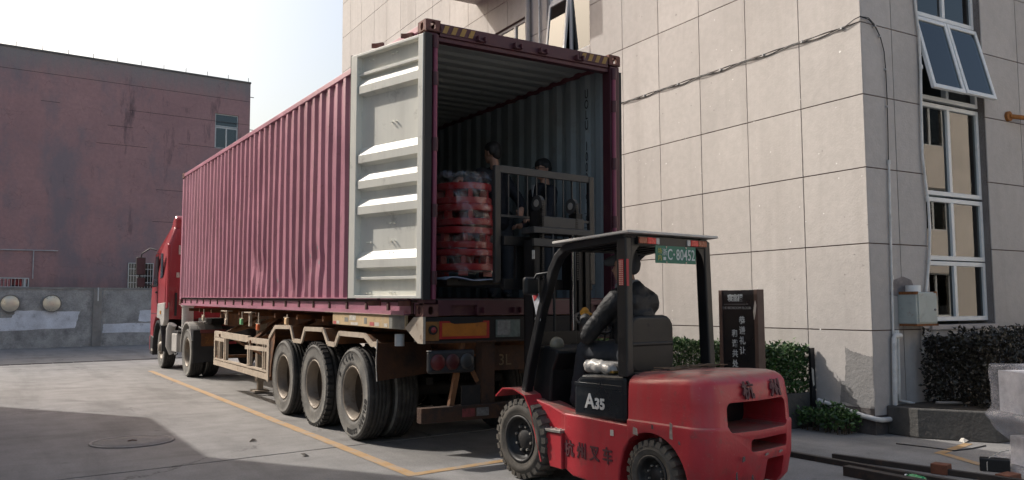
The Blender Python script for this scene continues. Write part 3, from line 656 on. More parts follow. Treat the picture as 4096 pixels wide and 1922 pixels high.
# doors: local frame, x along the door from the hinge, y outward (outer side +y), z up
DWd, DZ0, DZ1 = 1.165, .165, CH-.155
def door(name, mirror):
    s = -1 if mirror else 1; e = thing(name, None, None); e.parent = con
    t = .085; yi, yo = -t/2, t/2; back = yo-.012; pr_ = yi+.012
    fr = MB()
    for (a, b, c, d) in ((.0, .075, DZ0, DZ1), (DWd-.105, DWd, DZ0, DZ1), (.075, DWd-.105, DZ0, DZ0+.03), (.075, DWd-.105, DZ1-.03, DZ1)): fr.box(min(s*a, s*b), max(s*a, s*b), yi, yo, c, d)
    fr.build('door_frame', M_WDOOR, e, bevel=.004)
    for z in (DZ0+.19, DZ1-.235): MB().box(min(s*.076, s*(DWd-.106)), max(s*.076, s*(DWd-.106)), back-.045, back, z, z+.03).build('door_rail', M_WDOOR, e, bevel=.003)
    # pressed sheet: ribs stand proud towards the inside, their free ends folded back at a slant
    prof_ = [(DZ0+.03, 0)]
    for zc in (DZ0+.285, 1.005, 1.275, 1.545, DZ1-.46): prof_.extend([(zc, 0), (zc+.03, 1), (zc+.11, 1), (zc+.20, 0)])
    prof_.append((DZ1-.03, 0)); a, b = .075, DWd-.105; cur = MB()
    for k in range(len(prof_)-1):
        (z0, q0), (z1, q1) = prof_[k], prof_[k+1]; y0, y1 = back+(pr_-back)*q0, back+(pr_-back)*q1; e0, e1 = b-.02-.05*0, b-.02
        x0_, x1_ = b-.075+.05*q0, b-.075+.05*q1
        cur.add([(s*a, y0, z0), (s*x0_, y0, z0), (s*x1_, y1, z1), (s*a, y1, z1), (s*b, back, z0), (s*b, back, z1)], [(0, 1, 2, 3), (1, 4, 5, 2)])
    pn = cur.build('door_panel', M_WDOOR, e)
    md = pn.modifiers.new('thickness', 'SOLIDIFY'); md.thickness = .003; md.offset = 0
    # outer skin (maroon) just behind
    MB().box(min(s*.01, s*(DWd-.01)), max(s*.01, s*(DWd-.01)), t/2+.001, t/2+.006, DZ0+.01, DZ1-.01).build('door_skin', M_MAR, e)
    for x in (() if mirror else (.32, .80)):
        MB().cyl((s*x, t/2+.035, DZ0-.06), (s*x, t/2+.035, DZ1+.05), .017, n=10).build('lock_rod', M_MARD, e)
        for zz in (DZ1+.045, DZ0-.075):
            MB().prism([(s*x-.03, t/2+.02), (s*x+.05, t/2+.0), (s*x+.09, t/2-.03), (s*x+.04, t/2+.05), (s*x-.01, t/2+.06)], zz, zz+.05, 'z').build('lock_cam', M_CAST, e)
        for zz in (.55, 1.1, 2.0): MB().box(s*x-.035, s*x+.035, t/2+.004, t/2+.06, zz, zz+.05).build('rod_bracket', M_MARD, e)
    for q in ((-.02, .012), (DWd-.006, DWd+.014)): MB().box(min(s*q[0], s*q[1]), max(s*q[0], s*q[1]), -t/2+.004, t/2+.012, DZ0-.01, DZ1+.01).build('door_gasket', M_RUB, e)
    # little rivets / bolts in pairs
    bl = MB()
    for zz in (.22, .62, .74, .92, 1.95, 2.66):
        for xx in (.48, .54, .86, .92):
            if zz in (.92, 1.95) and xx > .8: continue
            bl.cyl((s*xx, back-.002, zz), (s*xx, back-.026, zz), .008, n=8)
    tag(bl.build('door_bolt', M_WDOOR, e), kind='stuff')
    return e
dl = door('door', False); dl.location = (-.005, -.03, 0)
dl.rotation_euler = (0, 0, R(90+15)); dl.scale = (1, -1, 1); tag(dl, 'left door swung open, white painted inside with pressed ribs')
dr = door('door', True); dr.location = (CW+.048, .10, 0); dr.rotation_euler = (0, 0, R(-90)); dr.scale = (1, -1, 1)
# stencilled number on the inner right wall
M_STEN = mat('stencil_black', (0.02, 0.02, 0.022), .8)
zz = 2.58
for ch in 'UOLU 100319 9':
    if ch != ' ': text('stencil_character', ch, M_STEN, con, (CW-.0535, .555, zz), (R(90), 0, R(-90)), .155, .001, sx=.62)
    zz -= .125
fr_ = MB()
zc = zz+.125
for (a, b, c, d) in ((-.05, .05, -.085, -.08), (-.05, .05, .08, .085)): fr_.box(CW-.0545, CW-.0535, .555+a, .555+b, zc+c, zc+d)
fr_.build('stencil_box', M_STEN, con)
# ------------------------------------------------------------------ wheels shared by truck and trailer
M_TYRE = mat('tyre_dusty', (0.16, 0.157, 0.148), .85, var=.25, vscale=5, dirt=[((0.24, 0.23, 0.20), .35, 5), ((0.07, 0.07, 0.068), .18, 14)], fine=.12, spec=.25)
M_TREAD = mat('tyre_tread', (0.05, 0.048, 0.046), .88, var=.3, vscale=8, dirt=((0.09, 0.085, 0.075), .25, 8), spec=.2)
M_RIM = mat('rim_dusty_steel', (0.21, 0.18, 0.145), .55, metal=.25, var=.2, vscale=7, dirt=[((0.10, 0.07, 0.048), .3, 6)], streak=((0.15, .11, .08), .4, 20))
M_HUB = mat('hub_shade', (0.05, 0.036, 0.024), .8, var=.3, vscale=12)
TYR = .525
def tyre_mesh(kind):
    m = MB(); w = .285
    side = [(.300, .035), (.335, .012), (.36, .006), (.375, .010), (.43, .000), (.470, .004), (.4715, .001), (.485, .003), (.505, .020), (.518, .040)]
    pr = list(side)
    gs = [(.075), (.125), (.165), (.21)] if kind != 'lug' else [.11, .18]
    for g in gs: pr += [(TYR-.001, g-.006), (TYR-.014, g-.004), (TYR-.014, g+.004), (TYR-.001, g+.006)]
    pr += [(r, w-h) for r, h in reversed(side)]
    mis = [0 if (r < .505 or pr[k+1][0] < .505) and h < .1 else 1 for k, (r, h) in enumerate(pr[:-1])]
    m.lathe(pr, axis='x', n=56, mis=mis)
    if kind == 'lug':
        for k in range(40):
            a = 2*math.pi*k/40
            for (h0, h1, off) in ((.012, .085, 0), (w-.085, w-.012, .08)):
                bb = MB().box(h0, h1, -.026, .026, TYR-.03, TYR+.010); bb.xf(Matrix.Rotation(a+off, 4, 'X')); m.add(bb.v, bb.f, 1)
    elif kind == 'rib':
        for k in range(46):
            a = 2*math.pi*k/46
            for h in (.055, .23):
                bb = MB().box(h-.012, h+.012, -.004, .004, TYR-.006, TYR+.0015); bb.xf(Matrix.Rotation(a, 4, 'X') @ Matrix.Rotation(.5, 4, 'Z')); m.add(bb.v, bb.f, 1)
    return m.mesh('tyre', [M_TYRE, M_TREAD])
TY = {k: tyre_mesh(k) for k in ('rib', 'lug')}
def rim_mesh(deep):
    if deep:   # outer dual: deep dish, disc near the inner edge
        pr = [(.302, .038), (.312, .022), (.304, .014), (.290, .020), (.283, .040), (.268, .075), (.262, .15), (.245, .215), (.17, .235), (.15, .225), (.13, .19), (.001, .185)]
    else:      # front: disc stands out
        pr = [(.302, .038), (.312, .022), (.304, .014), (.285, .022), (.272, .055), (.24, .085), (.185, .055), (.165, .02), (.14, .005), (.115, -.03), (.10, -.05), (.001, -.055)]
    m = MB().lathe(pr, axis='x', n=40, mis=[1 if deep and k >= 6 else 0 for k in range(len(pr)-1)])  # deep inner faces coloured darker to paint the shade inside the dish
    for k in range(10):
        a = 2*math.pi*k/10; r = .1425 if deep else .165; x = .222 if deep else .02
        m.cyl((x, r*math.cos(a), r*math.sin(a)), (x-.035, r*math.cos(a), r*math.sin(a)), .014, n=6)
    return m.mesh('rim', [M_RIM, M_HUB])
RM = {True: rim_mesh(True), False: rim_mesh(False)}
def wheel(parent, x, y, z, side, kind='rib', deep=True, rot=0):
    """side=-1: outer face towards -x"""
    w = bpy.data.objects.new('wheel', TY[kind]); COL.objects.link(w); w.parent = parent
    w.location = (x, y, z); w.rotation_euler = (rot, 0, 0) if side < 0 else (rot, 0, math.pi)
    r = bpy.data.objects.new('rim', RM[deep]); COL.objects.link(r); r.parent = w
    return w
def dual(parent, y, z, side, kind, rot):
    a = wheel(parent, .0 if side < 0 else CW, y, z, side, kind, True, rot)
    b = wheel(parent, .33 if side < 0 else CW-.33, y, z, side, 'rib', True, rot+.3)
    return a
# ------------------------------------------------------------------ semi-trailer under the container
trl = thing('semi_trailer', 'rusty orange skeletal container trailer with three axles', 'trailer', (0, 0, 0), (TILT, 0, 0))
M_RUST = mat('rusty_orange', (0.17, 0.068, 0.022), .75, var=.35, vscale=3, dirt=[((0.045, 0.024, 0.016), .5, 5), ((0.26, 0.13, 0.05), .08, 8)], bump=.25, bscale=40)
M_FRAME = mat('dusty_cream_steel', (0.42, 0.355, 0.28), .75, var=.2, vscale=4, dirt=[((0.20, 0.11, 0.07), .25, 7), ((0.12, 0.10, 0.08), .15, 14)], bump=.2, bscale=50)
M_OCH = mat('ochre_paint', (0.50, 0.37, 0.21), .7, var=.15, vscale=3, dirt=[((0.30, 0.27, 0.22), .3, 6), ((0.10, 0.08, 0.06), .15, 18)], bump=.15, bscale=40)
M_RUST_SHADE = mat('rust_shade_grime', (0.055, 0.023, 0.010), .8, var=.4, vscale=4, dirt=[((0.016, 0.012, 0.010), .5, 5), ((0.16, 0.06, 0.015), .12, 7)], bump=.25, bscale=40)  # rear copy of the rust, darkened to stand in for shade, plus grime
M_GRIME = mat('grimy_black', (0.014, 0.012, 0.011), .8, var=.4, vscale=6, dirt=((0.035, 0.025, 0.018), .25, 8))
M_DORANGE = mat('dull_orange', (0.24, 0.10, 0.02), .6, var=.2, vscale=6, dirt=((0.10, 0.05, 0.03), .3, 9))
for x in (.80, 1.56):
    m = MB().box(x, x+.08, .2, 12.0, 1.355, 1.385).box(x, x+.08, .2, 12.0, .98, 1.0).box(x+.034, x+.046, .2, 12.0, 1.0, 1.355); m.build('main_beam', M_RUST, trl)
for k in range(11): unitbox('crossmember', M_RUST, trl, .06, CW-.06, .9+k*1.05, .96+k*1.05, 1.29, 1.352)
MB().box(0.0, CW, .03, .22, 1.16, 1.402).build('rear_beam', M_GRIME, trl, bevel=.004)
for xa in (0.0, CW-.02):
    MB().prism([(.008, 1.15), (.008, 1.408), (.22, 1.400), (.42, 1.29), (.30, 1.235), (.12, 1.15)], xa-.006, xa+.02, 'x').build('corner_plate', M_FRAME, trl)
    MB().box(xa, xa+.03, .42, 2.5, 1.27, 1.412).build('side_plate', M_OCH, trl, bevel=.003)
unitbox('side_plate_top', M_FRAME, trl, -.02, .12, .45, 2.75, 1.4125, 1.4165)
# stickers and scraps of reflective tape on the side plate
M_STW = mat('sticker_white', (0.55, 0.52, 0.46), .6, var=.2, vscale=20, dirt=((0.2, 0.16, 0.12), .2, 30)); M_STR = mat('sticker_red', (0.45, 0.10, 0.10), .6, var=.2, vscale=20)
M_STG = mat('smear_grey', (0.20, 0.20, 0.18), .8, var=.25, vscale=9)
for (y0, y1, z0, z1, mm) in ((2.38, 2.48, 1.275, 1.31, M_STR), (2.27, 2.36, 1.28, 1.315, M_STW), (1.75, 1.95, 1.33, 1.39, M_STW), (1.68, 1.9, 1.278, 1.31, M_STW), (1.22, 1.34, 1.285, 1.325, M_STR), (1.08, 1.2, 1.285, 1.325, M_STW), (.86, .95, 1.285, 1.32, M_STW), (1.98, 2.1, 1.31, 1.36, M_STG), (1.42, 1.50, 1.30, 1.37, M_STG), (.44, .82, 1.272, 1.409, M_STG)):
    unitbox('sticker', mm, trl, -.0016-.0004*(mm is M_STW), .01, y0, y1, z0, z1)
# rear board: lamp, reflective board, number plate
M_ORB = mat('reflector_orange', (0.40, 0.13, 0.012), .45, var=.15, vscale=12, dirt=((0.15, 0.07, 0.03), .2, 14)); M_REDB = mat('reflector_red', (0.36, 0.018, 0.014), .45, var=.15, vscale=12)
unitbox('lamp_board', M_DORANGE, trl, .03, .172, .021, .03, 1.175, 1.36)
MB().cyl((.10, .02, 1.28), (.10, -.005, 1.28), .045, n=20).build('marker_lamp', M_GRIME, trl); MB().lathe([(.028, -.006), (.02, -.016), (.001, -.019)], (.10, 0, 1.28), 'y', 18).build('lamp_lens', mat('lens_red', (0.22, 0.02, 0.025), .3), trl)
unitbox('reflector_board', M_REDB, trl, .176, .735, .0205, .03, 1.19, 1.362); unitbox('reflector_panel', M_ORB, trl, .205, .70, .0165, .0205, 1.215, 1.345)
MB().prism([(.30, 1.345), (.34, 1.335), (.46, 1.338), (.58, 1.342), (.66, 1.352), (.66, 1.364), (.28, 1.364)], .0135, .018, 'y').build('mud_stain', M_GRIME, trl)
unitbox('licence_plate', mat('plate_dirty', (0.11, 0.145, 0.135), .6, var=.3, vscale=14, dirt=((0.08, 0.08, 0.07), .35, 18)), trl, .815, 1.10, .020, .03, 1.195, 1.37)
unitbox('plate_patch', mat('plate_pale', (0.2, 0.205, 0.2), .6, var=.35, vscale=20, dirt=((0.1, 0.1, 0.1), .3, 25)), trl, .83, .98, .017, .02, 1.215, 1.36)
unitbox('tail_ledge', M_RUST_SHADE, trl, .02, CW-.02, .0, .03, 1.15, 1.166)
# tail lamp cluster
for x0 in (.05, CW-.56):
    MB().box(x0, x0+.51, -.01, .06, .86, 1.085).build('tail_lamp_box', mat('lamp_housing', (0.018, 0.018, 0.02), .6, var=.2, dirt=((0.05, .045, .04), .2, 12)), trl, bevel=.03)
    for k in range(3):
        MB().lathe([(.078, -.010), (.076, -.020), (.055, -.028), (.03, -.032), (.001, -.034)], (x0+.095+k*.16, 0, .97), 'y', 24).build('tail_lamp', mat(('lens_red2', 'lens_red3', 'lens_grey')[k], ((.10, .012, .012), (.055, .009, .010), (.035, .035, .035))[k], .35), trl)
    MB().bar((x0-.02, -.012, 1.082), (x0+.02, -.012, 1.083), .02, .006).build('chrome_trim', M_STW, trl)
# underrun bumper with posts and stays
MB().box(-.02, CW+.02, .0, .10, .396, .54).build('bumper', M_RUST_SHADE, trl, bevel=.004)
for x0, x1, mm in ((.95, 1.13, M_STR), (1.16, 1.34, M_STW), (.42, .56, M_STR), (.58, .72, M_STW)): unitbox('bumper_reflector', mat('old_'+mm.name, (.16, .03, .03) if mm is M_STR else (.14, .135, .13), .7, var=.4, vscale=20, dirt=((.05, .03, .02), .35, 15)), trl, x0, x1, -.002, .002, .43, .51)
for x in (.66, 1.62): MB().box(x, x+.15, .04, .16, .54, 1.16).build('bumper_post', M_RUST_SHADE, trl)
MB().box(.43, .64, .03, .05, .54, .73).build('bumper_plate', M_GRIME, trl)
for s in (.32, CW-.32):
    sg = 1 if s < 1 else -1
    MB().bar((s, .06, .53), (s+sg*.13, .06, 1.16), .05, .05).bar((s+sg*.30, .06, .76), (s+sg*.12, .06, 1.10), .035, .035).build('bumper_stay', M_RUST, trl)
text('painted_digits', '3L', mat('digit_faint', (.16, .11, .06), .8), trl, (1.0, .155, .95), (R(90), 0, 0), .16, .001); unitbox('digit_board', M_RUST_SHADE, trl, .82, 1.6, .158, .17, .85, 1.10)
# mudguards
mg = [(5.22, .42), (5.19, 1.06), (4.89, 1.23), (4.16, 1.24), (4.03, 1.06), (3.68, 1.06), (3.55, 1.23), (2.84, 1.235), (2.66, 1.07), (2.41, 1.065), (2.28, 1.205), (1.48, 1.20), (1.28, 1.11), (1.14, 1.12)]
for x0, x1 in ((.0, .64), (CW-.64, CW)):
    lip = x0 if x0 < 1 else x1-.012
    m = MB(); n = len(mg)
    vs = [(x0, y, z-TILT*y) for y, z in mg]+[(x1, y, z-TILT*y) for y, z in mg]; m.add(vs, [(i, i+1, n+i+1, n+i) for i in range(n-1)])
    o = m.build('mudguard', M_RUST, trl); md = o.modifiers.new('thickness', 'SOLIDIFY'); md.thickness = .006
    m = MB()
    for (a, b) in zip(mg[:-1], mg[1:]): m.bar((lip+.006, a[0], a[1]-TILT*a[0]-.012), (lip+.006, b[0], b[1]-TILT*b[0]-.012), .022, .055)
    m.build('mudguard_lip', M_FRAME, trl)
    MB().prism([(x0+.0, .70), (x1, .76), (x1, 1.10), (x0, 1.10)], 1.13, 1.142, 'y').build('mud_flap', M_RUST_SHADE, trl)
    MB().tube([(x0 if x0 < 1 else x1, 1.125, 1.14), (x0 if x0 < 1 else x1, 1.15, .9), (x0 if x0 < 1 else x1, 1.12, .70)], .006, 6).build('flap_edge', M_STW, trl)
MB().prism([(5.2, .42), (5.2, 1.02), (4.92, 1.19), (4.94, .95), (5.1, .60), (5.12, .42)], .012, .018, 'x').build('splash_plate', M_RUST, trl)
for k, y in enumerate((1.86, 3.19, 4.51)):
    for sd in (-1, 1): dual(trl, y, TYR-TILT*y, sd, 'lug' if k == 1 else 'rib', .4+k)
    MB().cyl((.3, y, TYR-TILT*y), (CW-.3, y, TYR-TILT*y), .075).build('axle', M_GRIME, trl)
    for x in (.72, 1.64): MB().box(x, x+.09, y-.45, y+.45, .62-TILT*y, .70-TILT*y).box(x, x+.09, y-.06, y+.06, .5-TILT*y, .98).build('leaf_spring', M_GRIME, trl)
# lettering on the rearmost near tyre
M_TXT = mat('tyre_letter', (0.02, 0.02, 0.02), .8)
def arc_text(s, phi0, step, r, size):
    for k, ch in enumerate(s):
        if ch == ' ': continue
        ph = R(phi0+k*step); o = text('tyre_letter', ch, M_TXT, trl, (0, 0, 0), (0, 0, 0), size, .0015, bold=.004)
        o.matrix_local = Matrix.Translation((-.0015, 1.86-r*math.sin(ph), TYR-TILT*1.86+r*math.cos(ph))) @ Matrix.Rotation(ph, 4, 'X') @ Euler((R(90), 0, R(-90))).to_matrix().to_4x4()
arc_text('P T186', -62, 12.5, .415, .088); arc_text('GOLDEN CROWN', 96, 8.6, .425, .072)
# side storage frame, braces, landing legs
for x in (.0, 2.39):
    m = MB(); T = TILT
    for y, z0, z1, w_ in ((8.71, .47, 1.05, .06), (8.42, .50, .95, .03), (8.32, .5, .95, .03), (7.98, .50, 1.03, .05), (7.86, .5, 1.0, .03), (6.38, .47, .97, .05), (6.28, .47, .95, .03), (5.52, .45, .95, .03), (5.42, .45, .95, .03), (5.26, .42, 1.02, .09)):
        m.box(x, x+.05, y-w_/2, y+w_/2, z0-T*y, z1-T*y)
    for (y0, z0, y1, z1, h, dx) in ((8.74, 1.02, 6.4, .99, .10, .004), (8.74, .93, 8.0, .92, .06, .002), (6.55, .98, 5.22, .98, .08, .006), (6.55, .86, 5.22, .87, .06, .001), (8.74, .57, 5.22, .55, .03, .003), (8.74, .50, 5.22, .47, .085, -.002)):
        m.bar((x+.026+dx, y0, z0-T*y0), (x+.026+dx, y1, z1-T*y1), .055, h)
    m.build('storage_frame', M_FRAME, trl)
    xs = 1 if x < 1 else -1
    m = MB()
    m.bar((x, 8.3, 1.0-.1), (x+xs*.8, 7.2, 1.25), .05, .05).bar((x, 6.2, .88), (x+xs*.8, 7.3, 1.2), .05, .05).bar((x, 6.4, .85), (x+xs*.75, 5.6, 1.2), .05, .05).bar((x+xs*.05, 7.9, .9), (x+xs*.7, 6.7, .42), .03, .03).bar((x+xs*.05, 5.5, .9), (x+xs*.6, 6.2, .42), .04, .04)
    m.build('brace', M_RUST, trl)
    MB().box(x+xs*.55-.07, x+xs*.55+.07, 7.55, 7.7, .12, 1.2).box(x+xs*.55-.13, x+xs*.55+.13, 7.48, 7.77, -.06, -.03).bar((x+xs*.55, 7.62, .12), (x+xs*.55, 7.62, -.04), .09, .09).build('landing_leg', M_FRAME, trl)
    for y in (5.3, 8.6): MB().bar((x+.02, y, .60-T*y), (1.2, y, .60-T*y), .05, .05).bar((x+.02, y, .95-T*y), (x+xs*.02+ (1.2-x-xs*.02)*.6, y, 1.3-T*y), .05, .05).build('frame_strut', M_RUST, trl)
MB().cyl((1.0, 5.6, .75), (1.0, 7.0, .75), .15).build('air_tank', M_GRIME, trl)
MB().cyl((.65, 6.6, .55), (.95, 7.6, .72), .05).build('air_hose', mat('hose_grey', (.35, .35, .33), .5), trl)
# hanging marker lamps
for (y, z, c) in ((9.76, 1.30, (.62, .55, .42)), (7.9, 1.25, (.55, .45, .36)), (6.85, 1.27, (.25, .60, .30)), (5.85, 1.20, (.60, .16, .06)), (4.38, 1.31, (.78, .55, .32))):
    MB().box(.0, .012, y-.12, y+.12, z+.045-TILT*y, z+.052-TILT*y).bar((.02, y, z+.05-TILT*y), (.02, y, 1.35), .02, .012).build('lamp_bracket', M_FRAME, trl)
    MB().box(-.012, .03, y-.05, y+.05, z-.055-TILT*y, z+.04-TILT*y).build('side_marker_lamp', mat('marker%d' % int(y*10), c, .35, var=.1), trl, bevel=.012)
MB().cyl((.03, .62, 1.22-.0), (.03, .62, 1.10), .05, n=14).build('work_lamp', mat('lamp_glass', (.48, .50, .50), .3), trl, bevel=.01)
for y in (8.05, 6.45): MB().box(.0, .1, y-.22, y+.22, 1.335, 1.352).box(.03, .07, y-.03, y+.03, 1.12, 1.335).build('twist_lock', M_FRAME, trl)

# ------------------------------------------------------------------ red tractor unit
trk = thing('tractor_unit', 'red high-roof truck cab coupled to the front of the trailer', 'truck', (0, 0, 0))
M_CAB = mat('cab_red', (0.34, 0.032, 0.042), .4, var=.1, vscale=2, dirt=((0.30, 0.14, 0.13), .12, 4), coat=.4, streak=((0.36, 0.12, 0.11), .25, 3))
M_CABG = mat('cab_grey_plastic', (0.36, 0.35, 0.33), .6, var=.12, vscale=3, dirt=((0.25, 0.22, 0.19), .2, 5))
M_BLK = mat('black_plastic', (0.022, 0.022, 0.024), .55, var=.25, vscale=6, dirt=((0.06, 0.055, 0.05), .2, 6))
X0, X1 = .02, 2.42
# cab shell swept from profile rings along the width, rounded at the sides
cabp = [(14.10, 1.22), (14.08, 2.0), (14.10, 3.0), (14.13, 3.42), (14.30, 3.60), (14.65, 3.50), (15.05, 3.25), (15.45, 3.0), (15.62, 2.86), (15.82, 2.45), (16.02, 2.05), (16.12, 1.7), (16.15, 1.2), (16.12, .75), (15.72, .72), (15.66, 1.02), (15.42, 1.24), (15.0, 1.28), (14.6, 1.22)]
cy, cz = 15.0, 2.0
def cab_ring(x, s): return [(x+(1 if x < 1.2 else -1)*.30*max(0, z-2.85), cy+(y-cy)*s, cz+(z-cz)*s) for y, z in cabp]
m = MB(); m.sweep(lambda i: cab_ring(*[(X0, .965), (X0+.03, .99), (X0+.12, 1.0), (X1-.12, 1.0), (X1-.03, .99), (X1, .965)][i]), range(6)); n = len(cabp)
m.add(cab_ring(X0, .965), [tuple(range(n))]); m.add(cab_ring(X1, .965), [tuple(range(n))])
m.build('cab', M_CAB, trk, bevel=.02)
MB().prism([(14.12, 3.4), (14.10, 3.66), (14.22, 3.74), (14.45, 3.66), (14.75, 3.42)], .22, 2.22, 'x').build('roof_fairing', M_CAB, trk, bevel=.05, seg=3)
MB().prism([(14.06, 1.45), (14.08, 2.95), (14.05, 3.05), (13.92, 3.0), (13.90, 1.5)], X0+.01, X0+.05, 'x').build('side_fairing', M_CAB, trk, bevel=.015)
MB().prism([(15.18, 2.02), (15.22, 2.78), (15.52, 2.80), (15.80, 2.32), (15.90, 2.02)], X0-.006, X0+.02, 'x').build('side_window', mat('cab_glass', (.012, .014, .016), .06), trk, bevel=.006)
MB().prism([(14.52, 2.25), (14.55, 2.82), (14.78, 2.84), (14.82, 2.2)], X0-.005, X0+.02, 'x').build('quarter_window', mat('cab_glass2', (.05, .07, .09), .08), trk, bevel=.02)
MB().prism([(15.66, 2.83), (16.08, 1.98), (16.11, 1.99), (15.70, 2.86)], .2, 2.24, 'x').build('windscreen', mat('cab_glass', (0, 0, 0)), trk)
dg = MB().bar((X0-.003, 15.12, 1.35), (X0-.003, 15.12, 2.86), .006, .012).bar((X0-.003, 16.02, 1.35), (X0-.003, 15.12, 1.35), .006, .012).bar((X0-.003, 15.12, 2.86), (X0-.003, 15.55, 2.86), .006, .012); dg.build('door_gap', M_BLK, trk)
MB().box(X0-.03, X0, 15.2, 15.36, 1.86, 1.90).build('door_handle', M_BLK, trk, bevel=.01)
MB().prism([(14.08, 1.18), (14.06, 1.62), (15.05, 1.60), (15.12, 1.24), (14.7, 1.22), (14.5, 1.05), (14.2, 1.08)], X0-.012, X0+.10, 'x').build('lower_fairing', M_CABG, trk, bevel=.02)
arc = [(15.0+.66*math.cos(R(a)), .53+.66*math.sin(R(a))) for a in range(20, 200, 12)]; arc2 = [(15.0+.60*math.cos(R(a)), .53+.60*math.sin(R(a))) for a in range(20, 200, 12)]
MB().prism(arc+arc2[::-1], X0+.0, .55, 'x').build('front_fender', M_BLK, trk)
MB().box(X0+.0, X1, 15.95, 16.25, .38, .80).build('front_bumper', M_CAB, trk, bevel=.05)
MB().prism([(15.62, .30), (15.55, .75), (16.0, .8), (16.05, .32)], X0-.015, .3, 'x').build('step', M_BLK, trk, bevel=.02)
unitbox('marker', M_STW, trk, X0-.03, X0, 15.6, 15.72, .40, .46); unitbox('marker', mat('amber', (.6, .25, .05), .4), trk, X0-.026, X0+.02, 14.5, 14.62, 1.34, 1.42)
for (xx0, xx1, z0, z1) in ((.42, .75, 3.02, 3.10), (.30, .40, 2.78, 3.0), (.38, .62, 2.66, 2.73), (.26, .33, 2.22, 2.34)): MB().box(xx0, xx1, 14.055, 14.07, z0, z1).build('sticker', M_STW, trk)
MB().bar((.25, 14.0, 1.3), (.25, 13.98, 1.85), .05, .05).build('rear_handle', M_BLK, trk)
# mirror on its bracket
MB().tube([(X0, 15.45, 2.95), (-.12, 15.55, 3.0), (-.30, 15.68, 2.86), (-.34, 15.7, 2.5), (-.33, 15.7, 2.1), (-.05, 15.62, 2.05), (X0, 15.6, 2.05)], .018).build('mirror_bracket', M_BLK, trk)
MB().box(-.42, -.20, 15.66, 15.76, 2.32, 2.78).build('mirror', M_BLK, trk, bevel=.03); MB().box(-.405, -.215, 15.654, 15.659, 2.34, 2.76).build('mirror_glass', mat('truck_mirror', (.05, .05, .055), .15, metal=0), trk)
MB().box(-.40, -.2, 15.66, 15.75, 2.02, 2.27).build('mirror', M_BLK, trk, bevel=.03); MB().box(-.385, -.215, 15.654, 15.659, 2.04, 2.25).build('mirror_glass', MATS['truck_mirror'], trk)
# chassis, tanks, wheels
for x in (.80, 1.56): MB().box(x, x+.08, 10.9, 15.9, .78, 1.02).build('chassis_beam', M_GRIME, trk)
for x, sd in ((.10, -1), (CW-.10, 1)): wheel(trk, x, 14.98, TYR, sd, 'rib', False, .2)
for sd in (-1, 1):
    wheel(trk, .12 if sd < 0 else CW-.12, 11.9, TYR, sd, 'rib', True, 1.1); wheel(trk, .45 if sd < 0 else CW-.45, 11.9, TYR, sd, 'rib', True, .5)
    xa = .10 if sd < 0 else CW-.78
    fp_ = [(11.9+.63*math.cos(R(a)), .56+.63*math.sin(R(a))) for a in range(-5, 160, 9)]; m = MB(); nn = len(fp_)
    for k in range(4):
        xx = xa+k*.17; m.prism(fp_+[(11.9+.60*math.cos(R(a)), .56+.60*math.sin(R(a))) for a in range(157, -8, -9)], xx+.006, xx+.164, 'x')
    m.box(xa, xa+.68, 11.9-.02, 11.9+.02, 1.14, 1.155)
    m.build('drive_fender', M_CABG, trk)
    fl = MB().prism([(xa+.02, .33), (xa+.68, .36), (xa+.68, 1.02), (xa+.02, 1.02)], 11.22, 11.235, 'y').build('mud_flap', M_BLK, trk)
    MB().box(xa+.16, xa+.68, 11.19, 11.215, .96, 1.03).build('flap_bar', mat('flap_bar_red', (.20, .05, .05), .6), trk)
    if sd < 0: unitbox('flap_plate', M_RUST, trk, xa+.18, xa+.62, 11.205, 11.219, .68, .95); text('plate_digits', '242', M_DORANGE, trk, (xa+.4, 11.2035, .80), (R(90), 0, 0), .2, .001)
MB().cyl((.8, 11.9, TYR), (1.6, 11.9, TYR), .16).build('differential', M_GRIME, trk)
MB().cyl((.42, 13.42, .95), (.42, 13.42, 1.52), .13, n=24).cyl((.42, 13.42, 1.52), (.42, 13.42, 1.60), .155, n=24).build('air_cleaner', mat('pale_steel', (.42, .41, .38), .5, var=.15, dirt=((.25, .22, .18), .2, 6)), trk)
MB().box(.10, .62, 12.95, 13.55, .48, .90).build('battery_box', M_CABG, trk, bevel=.02); MB().box(.12, .6, 12.9, 13.6, .92, .96).build('battery_lid', M_BLK, trk)
MB().tube([(.15, 13.75, 1.1), (.12, 13.8, 1.0), (.12, 13.85, .6), (.2, 13.85, .42)], .10, 12).build('intake_pipe', M_CABG, trk)
MB().tube([(.3, 13.6, .85), (.2, 13.2, 1.05), (.35, 12.8, .9), (.5, 12.6, 1.1)], .02).tube([(.2, 13.6, .5), (.12, 13.2, .42), (.12, 12.9, .45)], .018).build('air_hose', M_BLK, trk)
MB().box(.5, 1.95, 11.3, 12.6, 1.14, 1.26).build('fifth_wheel', M_GRIME, trk)
